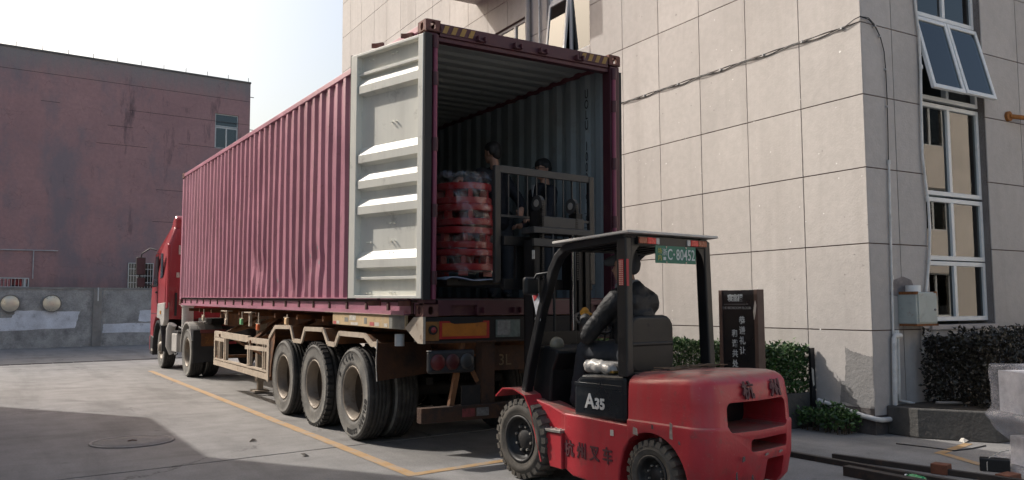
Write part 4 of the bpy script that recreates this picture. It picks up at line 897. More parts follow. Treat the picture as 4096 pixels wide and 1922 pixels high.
# ------------------------------------------------------------------ forklift (local: x right, y forward, z up)
fk = thing('forklift', 'red forklift truck with black overhead guard lifting a load into the container', 'forklift', (1.04, -.93, 0), (0, 0, R(6)))
M_FRED = mat('forklift_red', (0.46, 0.030, 0.040), .42, var=.12, vscale=3, coat=.15, streak=((.30, .10, .09), .5, 7), updust=((.26, .17, .14), .9), dirt=[((0.30, 0.065, 0.06), .25, 4), ((0.13, 0.06, 0.05), .13, 8), ((0.42, 0.30, 0.27), .03, 34)], bump=.12, bscale=45)
M_FBLK = mat('forklift_black', (0.009, 0.0095, 0.0105), .42, var=.25, vscale=5, dirt=((0.03, 0.028, 0.026), .15, 9))
M_COVER = mat('cover_black', (0.010, 0.014, 0.018), .28, var=.2, vscale=4, dirt=((0.05, 0.05, 0.045), .12, 8))
M_MAST = mat('mast_steel', (0.012, 0.0115, 0.0115), .5, metal=.3, var=.3, vscale=6, dirt=((0.03, 0.024, 0.02), .2, 9))
M_GREY = mat('guard_grey', (0.03, 0.0295, 0.0285), .5, var=.2, vscale=6, dirt=((0.09, .08, .07), .12, 10))
M_CHROME = mat('chrome_rod', (.75, .75, .76), .12, metal=1, var=.05)
M_FTYRE = mat('solid_tyre', (0.10, 0.09, 0.077), .85, var=.3, vscale=9, dirt=[((0.20, 0.175, 0.14), .33, 7), ((.05, .048, .045), .2, 12)], spec=.2, fine=.1)
def ftyre(Rr, w, rim, lugs):
    m = MB(); pr = [(rim, .02), (rim+.02, .004), (rim+.035, .008), (rim+.045, 0), (Rr-.075, .0), (Rr-.07, .006), (Rr-.04, .012), (Rr-.022, .035), (Rr-.022, w-.035), (Rr-.04, w-.012), (Rr-.07, w-.006), (rim+.045, w), (rim+.02, w-.004), (rim, w-.02)]
    m.lathe(pr, axis='x', n=48)
    for k in range(lugs):
        for (h0, h1, of) in ((.004, w*.52, 0), (w*.48, w-.004, math.pi/lugs)):
            a = 2*math.pi*k/lugs+of; hw = math.pi*Rr/lugs*.60
            bb = MB(); bb.add([(h0, -hw, Rr-.055), (h1, -hw*.8, Rr-.04), (h1, hw*.8, Rr-.04), (h0, hw, Rr-.055), (h0+.008, -hw*.9, Rr-.012), (h1, -hw*.7, Rr), (h1, hw*.7, Rr), (h0+.008, hw*.9, Rr-.012)], [(3,2,1,0),(4,5,6,7),(0,1,5,4),(1,2,6,5),(2,3,7,6),(3,0,4,7)])
            bb.xf(Matrix.Rotation(a, 4, 'X')); m.add(bb.v, bb.f)
    return m.mesh('tyre', M_FTYRE)
T1, T2 = ftyre(.352, .23, .195, 26), ftyre(.265, .20, .14, 24)
M_FRIM = mat('forklift_rim', (0.02, 0.019, 0.018), .55, var=.3, vscale=10, dirt=((0.14, 0.12, 0.10), .22, 12))
def frim(r, w):
    m = MB().lathe([(r+.004, .016), (r+.008, .002), (r-.012, .004), (r-.02, .03), (r-.035, .085), (r*.62, .10), (r*.55, .07), (r*.42, .06), (r*.30, .045), (.001, .042)], axis='x', n=36); return m.mesh('rim', M_FRIM)
RI1, RI2 = frim(.195, .23), frim(.14, .20)
M_NUT = mat('bright_nut', (.42, .40, .36), .4, metal=.6)
nm = MB()
for k in range(8):
    a = 2*math.pi*k/8; nm.cyl((.085, .105*math.cos(a), .105*math.sin(a)), (.045, .105*math.cos(a), .105*math.sin(a)), .011, n=6)
NUTS = nm.mesh('wheel_nut', M_NUT)
for (x, y, r, tm, rm) in ((-.6, 0, .352, T1, RI1), (.6, 0, .352, T1, RI1), (-.56, -1.50, .265, T2, RI2), (.56, -1.50, .265, T2, RI2)):
    w = bpy.data.objects.new('wheel', tm); COL.objects.link(w); w.parent = fk; w.location = (x, y, r); w.rotation_euler = (.3, 0, 0 if x < 0 else math.pi)
    q = bpy.data.objects.new('rim', rm); COL.objects.link(q); q.parent = w
    q = bpy.data.objects.new('wheel_nut', NUTS); COL.objects.link(q); q.parent = w; q['kind'] = 'stuff'
    if y < -1: q.scale = (.9, .65, .65)
# counterweight: stacked plan outlines, arches and vents cut out
def plan(hx, yf, yr, rr, n=7):
    out = [(-hx, yf), (-hx, yr+rr)]
    for k in range(1, n): a = R(180+90*k/n); out.append((-hx+rr+rr*math.cos(a), yr+rr+rr*math.sin(a)))
    out += [(-hx+rr, yr), (0, yr-.035), (hx-rr, yr)]
    for k in range(1, n): a = R(270+90*k/n); out.append((hx-rr+rr*math.cos(a), yr+rr+rr*math.sin(a)))
    return out+[(hx, yr+rr), (hx, yf)]
lv = [(.18, .515, -1.88, .16), (.24, .535, -1.93, .17), (.40, .545, -1.965, .18), (.628, .548, -1.978, .19), (.642, .547, -1.975, .19), (.652, .530, -1.968, .185), (.80, .526, -1.958, .18), (.905, .520, -1.935, .175), (.94, .508, -1.912, .17), (.968, .478, -1.875, .16), (.984, .43, -1.82, .14), (.992, .36, -1.74, .12), (.996, .28, -1.60, .10)]
m = MB(); rings = [[(x, y, z+(.03*max(0, min(1, (-1.30-y)/.6)) if z > .9 else 0)) for x, y in plan(hx+.016, -1.27, yr-.055, rr)] for z, hx, yr, rr in lv]; n = len(rings[0])
for a, b in zip(rings[:-1], rings[1:]): m.add(a+b, [(i, (i+1) % n, n+(i+1) % n, n+i) for i in range(n)], 0, True)
m.add(rings[0], [tuple(range(n))]); m.add(rings[-1], [tuple(range(n))])
cw = m.build('counterweight', M_FRED, fk)
def merge(o):
    b = bmesh.new(); b.from_mesh(o.data); bmesh.ops.remove_doubles(b, verts=b.verts, dist=1e-5); bmesh.ops.recalc_face_normals(b, faces=b.faces); b.to_mesh(o.data); b.free()
merge(cw)
def cut(o, cutters):
    obs = []
    for c in cutters:
        q = c.build('cutter', M_FBLK); merge(q); obs.append(q); q.parent = o.parent
        md = o.modifiers.new('cut', 'BOOLEAN'); md.operation = 'DIFFERENCE'; md.solver = 'EXACT'; md.object = q
    bpy.context.view_layer.update(); dg = bpy.context.evaluated_depsgraph_get()
    me = bpy.data.meshes.new_from_object(o.evaluated_get(dg)); o.modifiers.clear(); old = o.data; o.data = me
    for q in obs: bpy.data.objects.remove(q)
def rbox(x0, x1, y0, y1, z0, z1, r):
    pts = []
    for cx_, cz_, a0 in ((x1-r, z1-r, 0), (x0+r, z1-r, 90), (x0+r, z0+r, 180), (x1-r, z0+r, 270)):
        for k in range(5): a = R(a0+22.5*k); pts.append((cx_+r*math.cos(a), cz_+r*math.sin(a)))
    return MB().prism(pts, y0, y1, 'y')
cut(cw, [MB().cyl((-.8, -1.50, .235), (-.31, -1.50, .235), .34, n=40), MB().cyl((.8, -1.50, .235), (.31, -1.50, .235), .34, n=40),
         rbox(-.33, .375, -2.3, -1.62, .605, .815, .05), rbox(-.10, .37, -2.3, -1.75, .455, .545, .025), rbox(.10, .34, -2.3, -1.75, .12, .385, .02)])
md = cw.modifiers.new('bevel', 'BEVEL'); md.width = .012; md.segments = 2; md.limit_method = 'ANGLE'; md.angle_limit = R(40)
# recessed surround of the large vent
sur = MB(); 
for (x0, x1, z0, z1) in ((-.39, -.345, .60, .82), (.39, .43, .60, .82)): sur.box(x0, x1, -1.965, -1.93, z0, z1)
unitbox('vent_back', M_FBLK, fk, -.33, .375, -1.64, -1.63, .6, .82)
# worn chips and labels on the near side of the counterweight
M_CHIP = mat('paint_chip', (.30, .24, .21), .8, var=.3, vscale=30); M_SOIL = mat('soiled_grey', (.12, .09, .085), .85, var=.4, vscale=14)
for (y0, y1, z0, z1, mm) in ((-1.38, -1.33, .54, .60, M_CHIP), (-1.54, -1.515, .60, .64, M_SOIL), (-1.72, -1.69, .55, .67, M_CHIP), (-1.62, -1.59, .52, .55, M_SOIL), (-1.79, -1.77, .52, .55, M_SOIL)):
    MB().prism([(y0, z0), (y1, z0+.006), (y1-.004, z1), (y0+.005, z1-.008)], -.5645, -.5600, 'x').build('paint_chip', mm, fk)
for (x0, x1, z0, z1) in ((-.22, -.19, .40, .44), (.05, .09, .415, .435), (.22, .26, .42, .44), (-.3, -.28, .24, .34), (-.12, -.1, .22, .30)):
    MB().prism([(x0, z0), (x1, z0+.008), (x1-.005, z1), (x0+.006, z1-.005)], -2.0640, -2.0575, 'y').build('paint_chip', M_CHIP if x0 > 0 else M_SOIL, fk)
M_EMB = mat('embossed_dark', (.10, .03, .035), .6, var=.2)
def tmesh(body, size, depth, mt, M, name='lettering', bold=0., sx=1.):
    o = text(name, body, mt, fk, (0, 0, 0), (0, 0, 0), size, depth, bold=bold); o.matrix_local = M @ Matrix.Diagonal((sx, 1, 1, 1)); return o
# rear lettering on the sloping shoulder, side lettering, model lettering
for ch, x in (('杭', -.10), ('州', .24)): tmesh(ch, .135, .006, M_EMB, Matrix.Translation((x, -2.021-.02*(1-abs(x)/.35), .885)) @ Matrix.Rotation(R(90-13), 4, 'X'), 'embossed_character', .003)
# chassis side, steps and fender
for s in (-1, 1):
    X = lambda a, b: (min(s*a, s*b), max(s*a, s*b))
    x0, x1 = X(.30, .535)
    MB().prism([(-.515, .62), (-.515, .17), (-.62, .12), (-1.08, .095), (-1.14, .095), (-1.16, .27), (-1.20, .40), (-1.27, .50), (-1.35, .555), (-1.31, .597), (-1.27, .60)], x0, x1, 'x').build('side_panel', M_FRED, fk, bevel=.016, seg=3)
    x0, x1 = X(.30, .50)
    MB().prism([(-.10, .70), (-.30, .19), (-.36, .165), (-.52, .165), (-.52, .60), (-.30, .665)], x0, x1, 'x').build('inner_panel', M_FRED, fk, bevel=.01)
    x0, x1 = X(.45, .56)
    MB().prism([(-.285, .44), (-.36, .165), (-.515, .16), (-.515, .455)], x0, x1, 'x').build('step_box', M_FRED, fk, bevel=.008)
    x0, x1 = X(.40, .575); st = MB().box(x0, x1, -.516, -.265, .455, .478); st.build('step', mat('step_plate', (.34, .32, .29), .5, metal=.5, var=.2, vscale=20, dirt=((.15, .12, .1), .25, 20)), fk, bevel=.003)
    tr = MB()
    for a in range(4):
        for b in range(3): tr.bar((x0+.03+b*.05, -.49+a*.06, .478), (x0+.05+b*.05, -.47+a*.06, .484), .008, .012)
    tag(tr.build('step_tread', MATS['step_plate'], fk), kind='stuff')
    x0, x1 = X(.34, .60)
    fpth = [(.34, .70), (.24, .775), (.08, .785), (-.08, .735), (-.16, .62), (-.30, .20)]
    vs = [(x0, a, b) for a, b in fpth]+[(x1, a, b) for a, b in fpth]; k = len(fpth)
    fo = MB().add(vs, [(i, i+1, k+i+1, k+i) for i in range(k-1)]).build('fender', M_FRED, fk); md = fo.modifiers.new('thickness', 'SOLIDIFY'); md.thickness = .012
    MB().box(*X(.05, .3), -1.25, .3, .15, .55).build('chassis', M_FBLK, fk)
side_chars = (('杭', -.585), ('州', -.735), ('叉', -.885), ('车', -1.03))
for ch, y in side_chars: tmesh(ch, .135, .003, M_EMB, Matrix.Translation((-.538, y, .33-.0*(y+.5))) @ Euler((R(90), 0, R(-90))).to_matrix().to_4x4(), 'side_character', .003, .85)
MB().box(-.540, -.536, -1.10, -1.065, .50, .545).build('sticker', M_STW, fk)
# black engine cover with the model lettering
cov = MB(); cp = [(-.60, .60), (-.605, .83), (-.63, .90), (-.70, .945), (-1.16, .965), (-1.20, .965), (-1.20, .60)]
cov.prism(cp, -.50, .50, 'x'); cov.build('engine_cover', M_COVER, fk, bevel=.035, seg=3)
MB().box(-.505, -.495, -1.16, -.62, .855, .885).build('cover_crease', M_COVER, fk, bevel=.008)
M_LET = mat('letter_silver', (.60, .60, .58), .5)
BM = Euler((R(90), 0, R(-90))).to_matrix().to_4x4()
tmesh('A', .16, .002, M_LET, Matrix.Translation((-.503, -.80, .735)) @ BM @ Matrix.Shear('XZ', 4, (0, 0)), 'model_letter', .004)
tmesh('35', .115, .002, M_LET, Matrix.Translation((-.503, -.915, .722)) @ BM, 'model_letter', .005)
MB().box(-.46, .46, -1.30, -1.14, .90, .985).build('cover_rear', M_FBLK, fk)
# dried stalks lying on the hood edge
ds = MB(); r5 = random.Random(5)
for k in range(16):
    a = r5.uniform(-.40, .2); y = r5.uniform(-1.42, -1.26); ds.tube([(a, y, .995+r5.uniform(.005, .03)), (a+.18, y+r5.uniform(-.03, .03), 1.005+r5.uniform(.0, .03)), (a+.36, y+r5.uniform(-.06, .06), 1.0+r5.uniform(.005, .025))], .004, 5)
o = ds.build('dried_stalks', mat('straw', (.16, .11, .07), .9, var=.4, vscale=20)); o.location = (1.04, -.93, 0); o.rotation_euler[2] = R(6)
tag(o, 'loose dried stalks lying across the forklift hood behind the seat', 'stalks', kind='stuff')
# overhead guard
gd = MB(); RT = 2.045
for s in (-1, 1):
    p = MB().bar((s*.495, -1.20, .96), (s*.475, -1.185, RT), .075, .105, upv=(0, 1, 0)); p.build('rear_pillar', M_FBLK, fk, bevel=.012)
    p = MB(); pth = [(s*.50, .02, .70), (s*.49, -.03, .95), (s*.475, -.20, 1.50), (s*.465, -.33, 1.82), (s*.46, -.40, 1.93), (s*.46, -.50, 1.995), (s*.46, -.62, 2.01), (s*.465, -1.2, 2.045)]
    for a, b in zip(pth[:-1], pth[1:]):
        d = (Vector(b)-Vector(a)).normalized()*.012; p.bar(Vector(a)-d, Vector(b)+d, .065, .085, upv=(1, 0, 0))
    p.build('front_pillar', M_FBLK, fk, bevel=.01)
    g = MB(); q = [(s*.44, 1.80)]+[(s*(.44-.16*(1-math.cos(R(a)))), 1.80+.20*math.sin(R(a))) for a in range(10, 91, 16)]+[(s*.28, 2.03), (s*.44, 2.03)]
    g.prism(q, -1.23, -1.20, 'y'); g.build('pillar_gusset', M_FBLK, fk)
MB().box(-.44, .44, -1.235, -1.15, 1.985, 2.04).build('guard_rear_bar', M_FBLK, fk)
MB().box(-.44, .44, -.56, -.48, 1.97, 2.02).build('guard_front_bar', M_FBLK, fk)
for k in range(6): MB().bar((-.36+k*.144, -1.15, 2.025), (-.36+k*.144, -.56, 2.0), .03, .04).build('guard_bar', M_FBLK, fk)
rs = MB().add([(-.545, -1.30, 2.072), (.545, -1.30, 2.072), (.545, -.40, 2.035), (-.545, -.40, 2.035), (-.545, -1.30, 2.092), (.545, -1.30, 2.092), (.545, -.40, 2.055), (-.545, -.40, 2.055)], [(3,2,1,0),(4,5,6,7),(0,1,5,4),(1,2,6,5),(2,3,7,6),(3,0,4,7)])
rs.build('roof_sheet', mat('roof_sheet_white', (.58, .55, .50), .55, var=.1, vscale=4, dirt=((.32, .28, .23), .2, 6)), fk, bevel=.003)
# light bar and number plate
unitbox('light_bar', M_FBLK, fk, -.40, .45, -1.262, -1.238, 1.988, 2.052)
for (x0, x1, c) in ((-.395, -.30, (.30, .06, .02)), (-.298, -.20, (.65, .02, .02)), (-.198, -.16, (.50, .50, .48)), (.18, .22, (.50, .50, .48)), (.224, .32, (.65, .02, .02)), (.322, .43, (.30, .06, .02))):
    MB().box(x0, x1, -1.272, -1.258, 1.995, 2.045).build('rear_lamp', mat('lampc%d%d' % (c[0]*100, c[1]*100), c, .25, var=.15, vscale=40), fk, bevel=.004)
pl = MB().box(-.225, .265, -1.284, -1.279, 1.845, 1.985).build('number_plate', mat('plate_green', (0.018, 0.16, 0.10), .5, var=.12, dirt=((.06, .12, .09), .15, 14)), fk)
PM = lambda x, z: Matrix.Translation((x, -1.2855, z)) @ Matrix.Rotation(R(90), 4, 'X')
M_PW = mat('plate_white', (.62, .66, .64), .6); M_PY = mat('plate_yellow', (.55, .50, .10), .6)
for ch, x in zip('C80452', (-.055, .042, .089, .136, .183, .230)): tmesh(ch, .125, .0008, M_PW, PM(x, 1.912), 'plate_character', .001, .72)
tmesh('·', .12, .0008, M_PW, PM(-.006, 1.912), 'plate_character', .002)
tmesh('场', .05, .0008, M_PY, PM(-.175, 1.94), 'plate_character'); tmesh('内', .05, .0008, M_PY, PM(-.175, 1.885), 'plate_character'); tmesh('浙', .06, .0008, M_PW, PM(-.118, 1.93), 'plate_character'); unitbox('plate_smear', M_PW, fk, -.133, -.104, -1.2862, -1.284, 1.87, 1.895)
bt = MB()
for (x, z) in ((-.10, 1.975), (.14, 1.975), (-.10, 1.853), (.14, 1.853)): MB().cyl((x, -1.283, z), (x, -1.29, z), .007, n=8).build('plate_bolt', M_NUT, fk)
st = MB().box(-.5195, -.517, -1.215, -1.165, 1.66, 1.87); so2 = st.build('warning_sticker', mat('sticker_red2', (.42, .02, .03), .5, var=.1), fk)
MB().box(-.515, -.49, -1.2455, -1.2435, 1.66, 1.87).build('warning_sticker', MATS['sticker_red2'], fk)
sl_ = MB()
for j in range(3):
    for k in range(13): sl_.box(-.5206, -.519, -1.208+j*.016, -1.199+j*.016, 1.67+k*.015, 1.679+k*.015)
tag(sl_.build('sticker_print', mat('sticker_yellow', (.6, .45, .35), .6), fk), kind='stuff')
# seat, dash, steering wheel, levers
rbox(-.36, .17, -1.12, -1.0, .95, 1.43, .11).build('seat_back', mat('seat_vinyl', (.007, .007, .0075), .5, var=.2, vscale=5, bump=.1, bscale=60), fk, bevel=.035, seg=4)
MB().box(-.34, .15, -1.128, -1.10, 1.18, 1.215).build('seat_seam', MATS['seat_vinyl'], fk, bevel=.012)
MB().box(-.36, .17, -1.04, -.56, .95, 1.06).build('seat_cushion', MATS['seat_vinyl'], fk, bevel=.04, seg=3)
MB().prism([(-.20, .55), (-.24, .95), (-.32, 1.10), (-.30, 1.13), (-.08, 1.16), (.02, .80), (.02, .55)], -.42, .42, 'x').build('dashboard', M_FBLK, fk, bevel=.02)
MB().box(-.45, .45, -.62, .0, .52, .56).build('floor_plate', M_FBLK, fk)
MB().cyl((-.08, -.22, 1.05), (-.08, -.40, 1.34), .03).build('steering_column', M_FBLK, fk)
sw = MB(); c = Vector((-.08, -.41, 1.355)); a1 = Vector((1, 0, 0)); a2 = Vector((0, .86, .5))
sw.tube([c+a1*(.17*math.cos(t))+a2*(.17*math.sin(t)) for t in [2*math.pi*k/28 for k in range(29)]], .014, 8, caps=False)
for t in (.3, 2.4, 4.4): sw.tube([c, c+a1*(.17*math.cos(t))+a2*(.17*math.sin(t))], .01, 6)
sw.build('steering_wheel', M_FBLK, fk)
for x in (.15, .22, .29): MB().tube([(x, -.28, 1.1), (x, -.34, 1.30)], .008, 6).cyl((x, -.34, 1.30), (x, -.345, 1.335), .016, n=8).build('control_lever', M_FBLK, fk)
MB().lathe([(.075, .0), (.07, -.03), (.05, -.055), (.001, -.06)], (-.30, -.16, 1.16), 'y', 20).build('work_lamp', mat('lamp_cream', (.20, .18, .13), .3), fk)
MB().tube([(-.46, -.33, 1.80), (-.55, -.20, 1.78), (-.56, -.16, 1.72)], .012, 6).build('mirror_arm', M_FBLK, fk); MB().box(-.66, -.49, -.18, -.12, 1.60, 1.76).build('rear_mirror', M_FBLK, fk, bevel=.03, seg=3)
MB().prism([(-.09, 1.60), (-.16, 1.66), (-.21, 1.52), (-.20, 1.38), (-.16, 1.36), (-.13, 1.48)], -.515, -.51, 'x').build('hanging_tag', mat('tag_white', (.50, .50, .52), .5, var=.3, vscale=30), fk)
MB().prism([(-.10, 1.61), (-.16, 1.66), (-.18, 1.60), (-.12, 1.55)], -.518, -.514, 'x').build('hanging_tag', mat('tag_red', (.45, .04, .05), .5), fk)
# mast: outer and inner channels, cylinders, chains, cross heads
MX = .05
for s in (-1, 1):
    x = MX+s*.36; i = -s
    MB().box(min(x, x+i*.02), max(x, x+i*.02), .13, .28, .10, 2.12).box(min(x, x+i*.07), max(x, x+i*.07), .13, .15, .10, 2.12).box(min(x, x+i*.07), max(x, x+i*.07), .26, .28, .10, 2.12).build('outer_channel', M_MAST, fk)
    x = MX+s*.275
    MB().box(min(x, x+i*.02), max(x, x+i*.02), .15, .29, .9, 2.40).box(min(x, x+i*.055), max(x, x+i*.055), .15, .17, .9, 2.40).box(min(x, x+i*.055), max(x, x+i*.055), .27, .29, .9, 2.40).build('inner_channel', M_MAST, fk)
    xc = MX+s*.215
    MB().cyl((xc, .22, .12), (xc, .22, 1.25), .042).build('lift_cylinder', M_FBLK, fk); MB().cyl((xc, .22, 1.25), (xc, .22, 2.22), .024).build('lift_rod', M_CHROME, fk)
    # chain roller on its fork bracket
    MB().cyl((xc-.05, .2, 2.47), (xc-.015, .2, 2.47), .075, n=24).build('chain_roller', M_GREY, fk); MB().box(xc-.01, xc+.015, .15, .25, 2.30, 2.50).build('roller_bracket', M_MAST, fk)
    MB().cyl((xc-.056, .2, 2.47), (xc-.049, .2, 2.47), .035, n=14).build('roller_hub', M_NUT, fk)
    ch = MB()
    for k in range(34): ch.box(xc-.045, xc-.02, .125, .14, 1.75+k*.022, 1.765+k*.022)
    tag(ch.build('lift_chain', M_MAST, fk), kind='stuff')
    MB().tube([(MX+s*.13, .12, .5), (MX+s*.13, .11, 1.4), (MX+s*.14, .12, 2.1), (MX+s*.10, .16, 2.28)], .014, 6).build('hydraulic_hose', M_FBLK, fk)
    MB().bar((MX+s*.40, -.10, .62), (MX+s*.39, .14, .95), .06, .06).build('tilt_cylinder', M_FBLK, fk)
MB().box(MX-.37, MX+.37, .11, .30, 2.18, 2.24).box(MX-.24, MX+.28, .13, .28, 2.24, 2.345).build('cross_head', M_GREY, fk, bevel=.006)
MB().box(MX-.38, MX+.38, .10, .13, 2.06, 2.13).build('mast_top_tie', M_GREY, fk); MB().box(MX-.38, MX+.38, .10, .13, 1.15, 1.27).build('mast_tie', M_MAST, fk); MB().box(MX-.38, MX+.38, .10, .13, .25, .42).build('mast_tie', M_MAST, fk)
# carriage, load backrest, forks
MB().box(MX-.56, MX+.56, .32, .37, 2.07, 2.16).build('carriage_bar', M_MAST, fk, bevel=.004); MB().box(MX-.56, MX+.56, .32, .37, 1.66, 1.76).build('carriage_bar', M_MAST, fk, bevel=.004)
for s in (-1, 1):
    MB().box(MX+s*.20-.03, MX+s*.20+.03, .30, .34, 1.66, 2.16).build('carriage_plate', M_MAST, fk)
    x = MX+s*.60; MB().box(x-.035, x+.035, .355, .40, 1.72, 2.82).build('backrest_post', M_FBLK, fk, bevel=.006)
MB().box(MX-.565, MX+.565, .36, .395, 2.755, 2.825).build('backrest_top', M_GREY, fk, bevel=.004); MB().box(MX-.565, MX+.565, .365, .39, 2.34, 2.362).build('backrest_rail', M_GREY, fk)
for k in range(9):
    MB().bar((MX-.46+k*.115, .378, 2.10 if k in (3, 6) else 2.36), (MX-.46+k*.115, .378, 2.76), .010 if k not in (7,) else .022, .010).build('backrest_bar', M_GREY, fk)
for x in (-.27, .37):
    MB().prism([(.37, 2.15), (.37, 1.68), (1.45, 1.70), (1.46, 1.705), (.42, 1.725), (.41, 2.15)], x-.055, x+.055, 'x').build('fork', M_MAST, fk, bevel=.004)
MB().bar((-.31, .135, 1.94), (-.31, .135, 2.02), .03, .01).build('sticker', M_STW, fk)
MB().cyl((-.32, .09, 1.39), (-.32, .088, 1.39), .018, n=12).build('sticker', M_STW, fk); MB().box(-.335, -.305, .088, .092, 1.17, 1.34).build('sticker', M_STW, fk)
# ------------------------------------------------------------------ the load: red plastic spools wrapped in film, on a slip sheet on the forks
SX, SY = .86, .76
M_SPR = mat('spool_red', (0.27, 0.014, 0.015), .30, var=.12, vscale=6, spec=.5)
lab = ['topmost red plastic spool of the wrapped stack', 'second red plastic spool from the top of the wrapped stack', 'third red plastic spool from the top of the wrapped stack', 'bottom red plastic spool of the wrapped stack on the slip sheet']
for k in range(4):
    z0 = 1.885+(3-k)*.24; t = thing('spool', lab[k], 'spool', (SX+[-.01, .016, -.012, -.004][k], SY, z0), (R([.9, -.7, .5, 0][k]), R([-1.1, .8, -.6, 0][k]), k*.7), 'red spools stacked on the slip sheet')
    r = [.312, .338, .328, .35][k]
    for zz, nm in ((.0, 'lower_flange'), (.155, 'upper_flange')):
        MB().lathe([(.12, zz), (r-.006, zz), (r, zz+.006), (r, zz+.066), (r-.006, zz+.072), (.12, zz+.072), (.12, zz)], axis='z', n=48).build(nm, M_SPR, t, bevel=.003)
    for j in range(7):
        a = 2*math.pi*j/7+k; b = MB().box(r-.10, r-.022, -.024, .024, .070, .157); b.xf(Matrix.Rotation(a, 4, 'Z')); b.build('spacer_block', M_SPR, t)
    MB().cyl((0, 0, .07), (0, 0, .157), .11, n=24).build('core', M_SPR, t)
    for j in range(3):
        if k == 3: a = 2*math.pi*j/3; b = MB().box(r-.13, r-.02, -.05, .05, -.055, .002); b.xf(Matrix.Rotation(a, 4, 'Z')); b.build('foot', M_SPR, t)
def film_mat(name, alpha, col, nsc=16, bs=.9):
    m = bpy.data.materials.new(name); m.use_nodes = True; t = m.node_tree; N = t.nodes; L = t.links; b = N['Principled BSDF']
    b.inputs['Base Color'].default_value = (*col, 1); b.inputs['Roughness'].default_value = .22; b.inputs['Specular IOR Level'].default_value = .9
    g = N.new('ShaderNodeNewGeometry'); n = N.new('ShaderNodeTexNoise'); n.inputs['Scale'].default_value = nsc; n.inputs['Detail'].default_value = 6; n.inputs['Distortion'].default_value = .3; L.new(g.outputs['Position'], n.inputs['Vector'])
    bu = N.new('ShaderNodeBump'); bu.inputs['Strength'].default_value = bs; bu.inputs['Distance'].default_value = .02; L.new(n.outputs[0], bu.inputs['Height']); L.new(bu.outputs[0], b.inputs['Normal'])
    r = N.new('ShaderNodeMapRange'); r.inputs[1].default_value = .35; r.inputs[2].default_value = .75; r.inputs[3].default_value = alpha*.5; r.inputs[4].default_value = min(1, alpha*1.9); L.new(n.outputs[0], r.inputs[0])
    tr = N.new('ShaderNodeBsdfTransparent'); mx = N.new('ShaderNodeMixShader'); L.new(r.outputs[0], mx.inputs[0]); L.new(tr.outputs[0], mx.inputs[1]); L.new(b.outputs[0], mx.inputs[2]); L.new(mx.outputs[0], N['Material Output'].inputs[0]); return m
def gloss_film(name, lo, hi, nsc):
    m = bpy.data.materials.new(name); m.use_nodes = True; t = m.node_tree; N = t.nodes; L = t.links; N.remove(N['Principled BSDF'])
    g = N.new('ShaderNodeNewGeometry'); n = N.new('ShaderNodeTexNoise'); n.inputs['Scale'].default_value = nsc; n.inputs['Detail'].default_value = 5; n.inputs['Distortion'].default_value = 1.0; L.new(g.outputs['Position'], n.inputs['Vector'])
    gl = N.new('ShaderNodeBsdfGlossy'); gl.inputs['Roughness'].default_value = .18; bu = N.new('ShaderNodeBump'); bu.inputs['Strength'].default_value = 1.0; bu.inputs['Distance'].default_value = .03; L.new(n.outputs[0], bu.inputs['Height']); L.new(bu.outputs[0], gl.inputs['Normal'])
    r = N.new('ShaderNodeMapRange'); r.inputs[1].default_value = .42; r.inputs[2].default_value = .72; r.inputs[3].default_value = lo; r.inputs[4].default_value = hi; L.new(n.outputs[0], r.inputs[0])
    tr = N.new('ShaderNodeBsdfTransparent'); mx = N.new('ShaderNodeMixShader'); L.new(r.outputs[0], mx.inputs[0]); L.new(tr.outputs[0], mx.inputs[1]); L.new(gl.outputs[0], mx.inputs[2]); L.new(mx.outputs[0], N['Material Output'].inputs[0]); return m
M_FILM = gloss_film('stretch_film', .02, .20, 9)
fm = MB(); r9 = random.Random(9); NZ, NA = 30, 56; vs = []
for i in range(NZ+1):
    z = 1.845+i*(1.04/NZ); rr = .352-.02*(i/NZ)-(.03 if i > NZ-2 else 0)+.008*math.sin(i*1.3)
    for j in range(NA):
        a = 2*math.pi*j/NA; q = rr+.012*math.sin(5*a+i*.35)+r9.uniform(-.006, .006); zt = z+(.04*math.sin(3*a+1)+r9.uniform(-.02, .03) if i > NZ-2 else 0); vs.append((SX+q*math.cos(a), SY+q*math.sin(a), zt))
fm.add(vs, [(i*NA+j, i*NA+(j+1) % NA, (i+1)*NA+(j+1) % NA, (i+1)*NA+j) for i in range(NZ) for j in range(NA)], 0, True)
tv = []; TN = 6
for i in range(TN+1):
    q0 = (.335, .30, .24, .17, .10, .05, .01)[i]
    for j in range(NA): a = 2*math.pi*j/NA; tv.append((SX+q0*math.cos(a)*(1+r9.uniform(-.06, .06)), SY+q0*math.sin(a)*(1+r9.uniform(-.06, .06)), 2.875+(.0, .05, .075, .06, .07, .09, .08)[i]+r9.uniform(-.03, .035)*(i > 0)))
fm.add(tv, [(i*NA+j, i*NA+(j+1) % NA, (i+1)*NA+(j+1) % NA, (i+1)*NA+j) for i in range(TN) for j in range(NA)], 0, False)
tag(fm.build('stretch_film', M_FILM), 'clear crinkled stretch film wrapped around the red spool stack', 'film')
ss = MB(); k = 12; vs = []
for i in range(k+1):
    for j in range(k+1): x = SX-.45+.84*i/k; y = SY-.42+.84*j/k; vs.append((x, y, 1.805+.012*math.sin(i*.9+j*.4)-.03*(i/k)+(-.02 if i == 0 else 0)))
ss.add(vs, [(i*(k+1)+j, (i+1)*(k+1)+j, (i+1)*(k+1)+j+1, i*(k+1)+j+1) for i in range(k) for j in range(k)], 0, True); o = ss.build('slip_sheet', mat('slip_grey', (.30, .33, .40), .6, var=.15, vscale=6))
md = o.modifiers.new('thickness', 'SOLIDIFY'); md.thickness = .012; tag(o, 'pale blue-grey slip sheet under the red spool stack', 'sheet')
pt = thing('pallet', 'dark pallet under the slip sheet, resting on the forks', 'pallet', (SX, SY, 1.735))
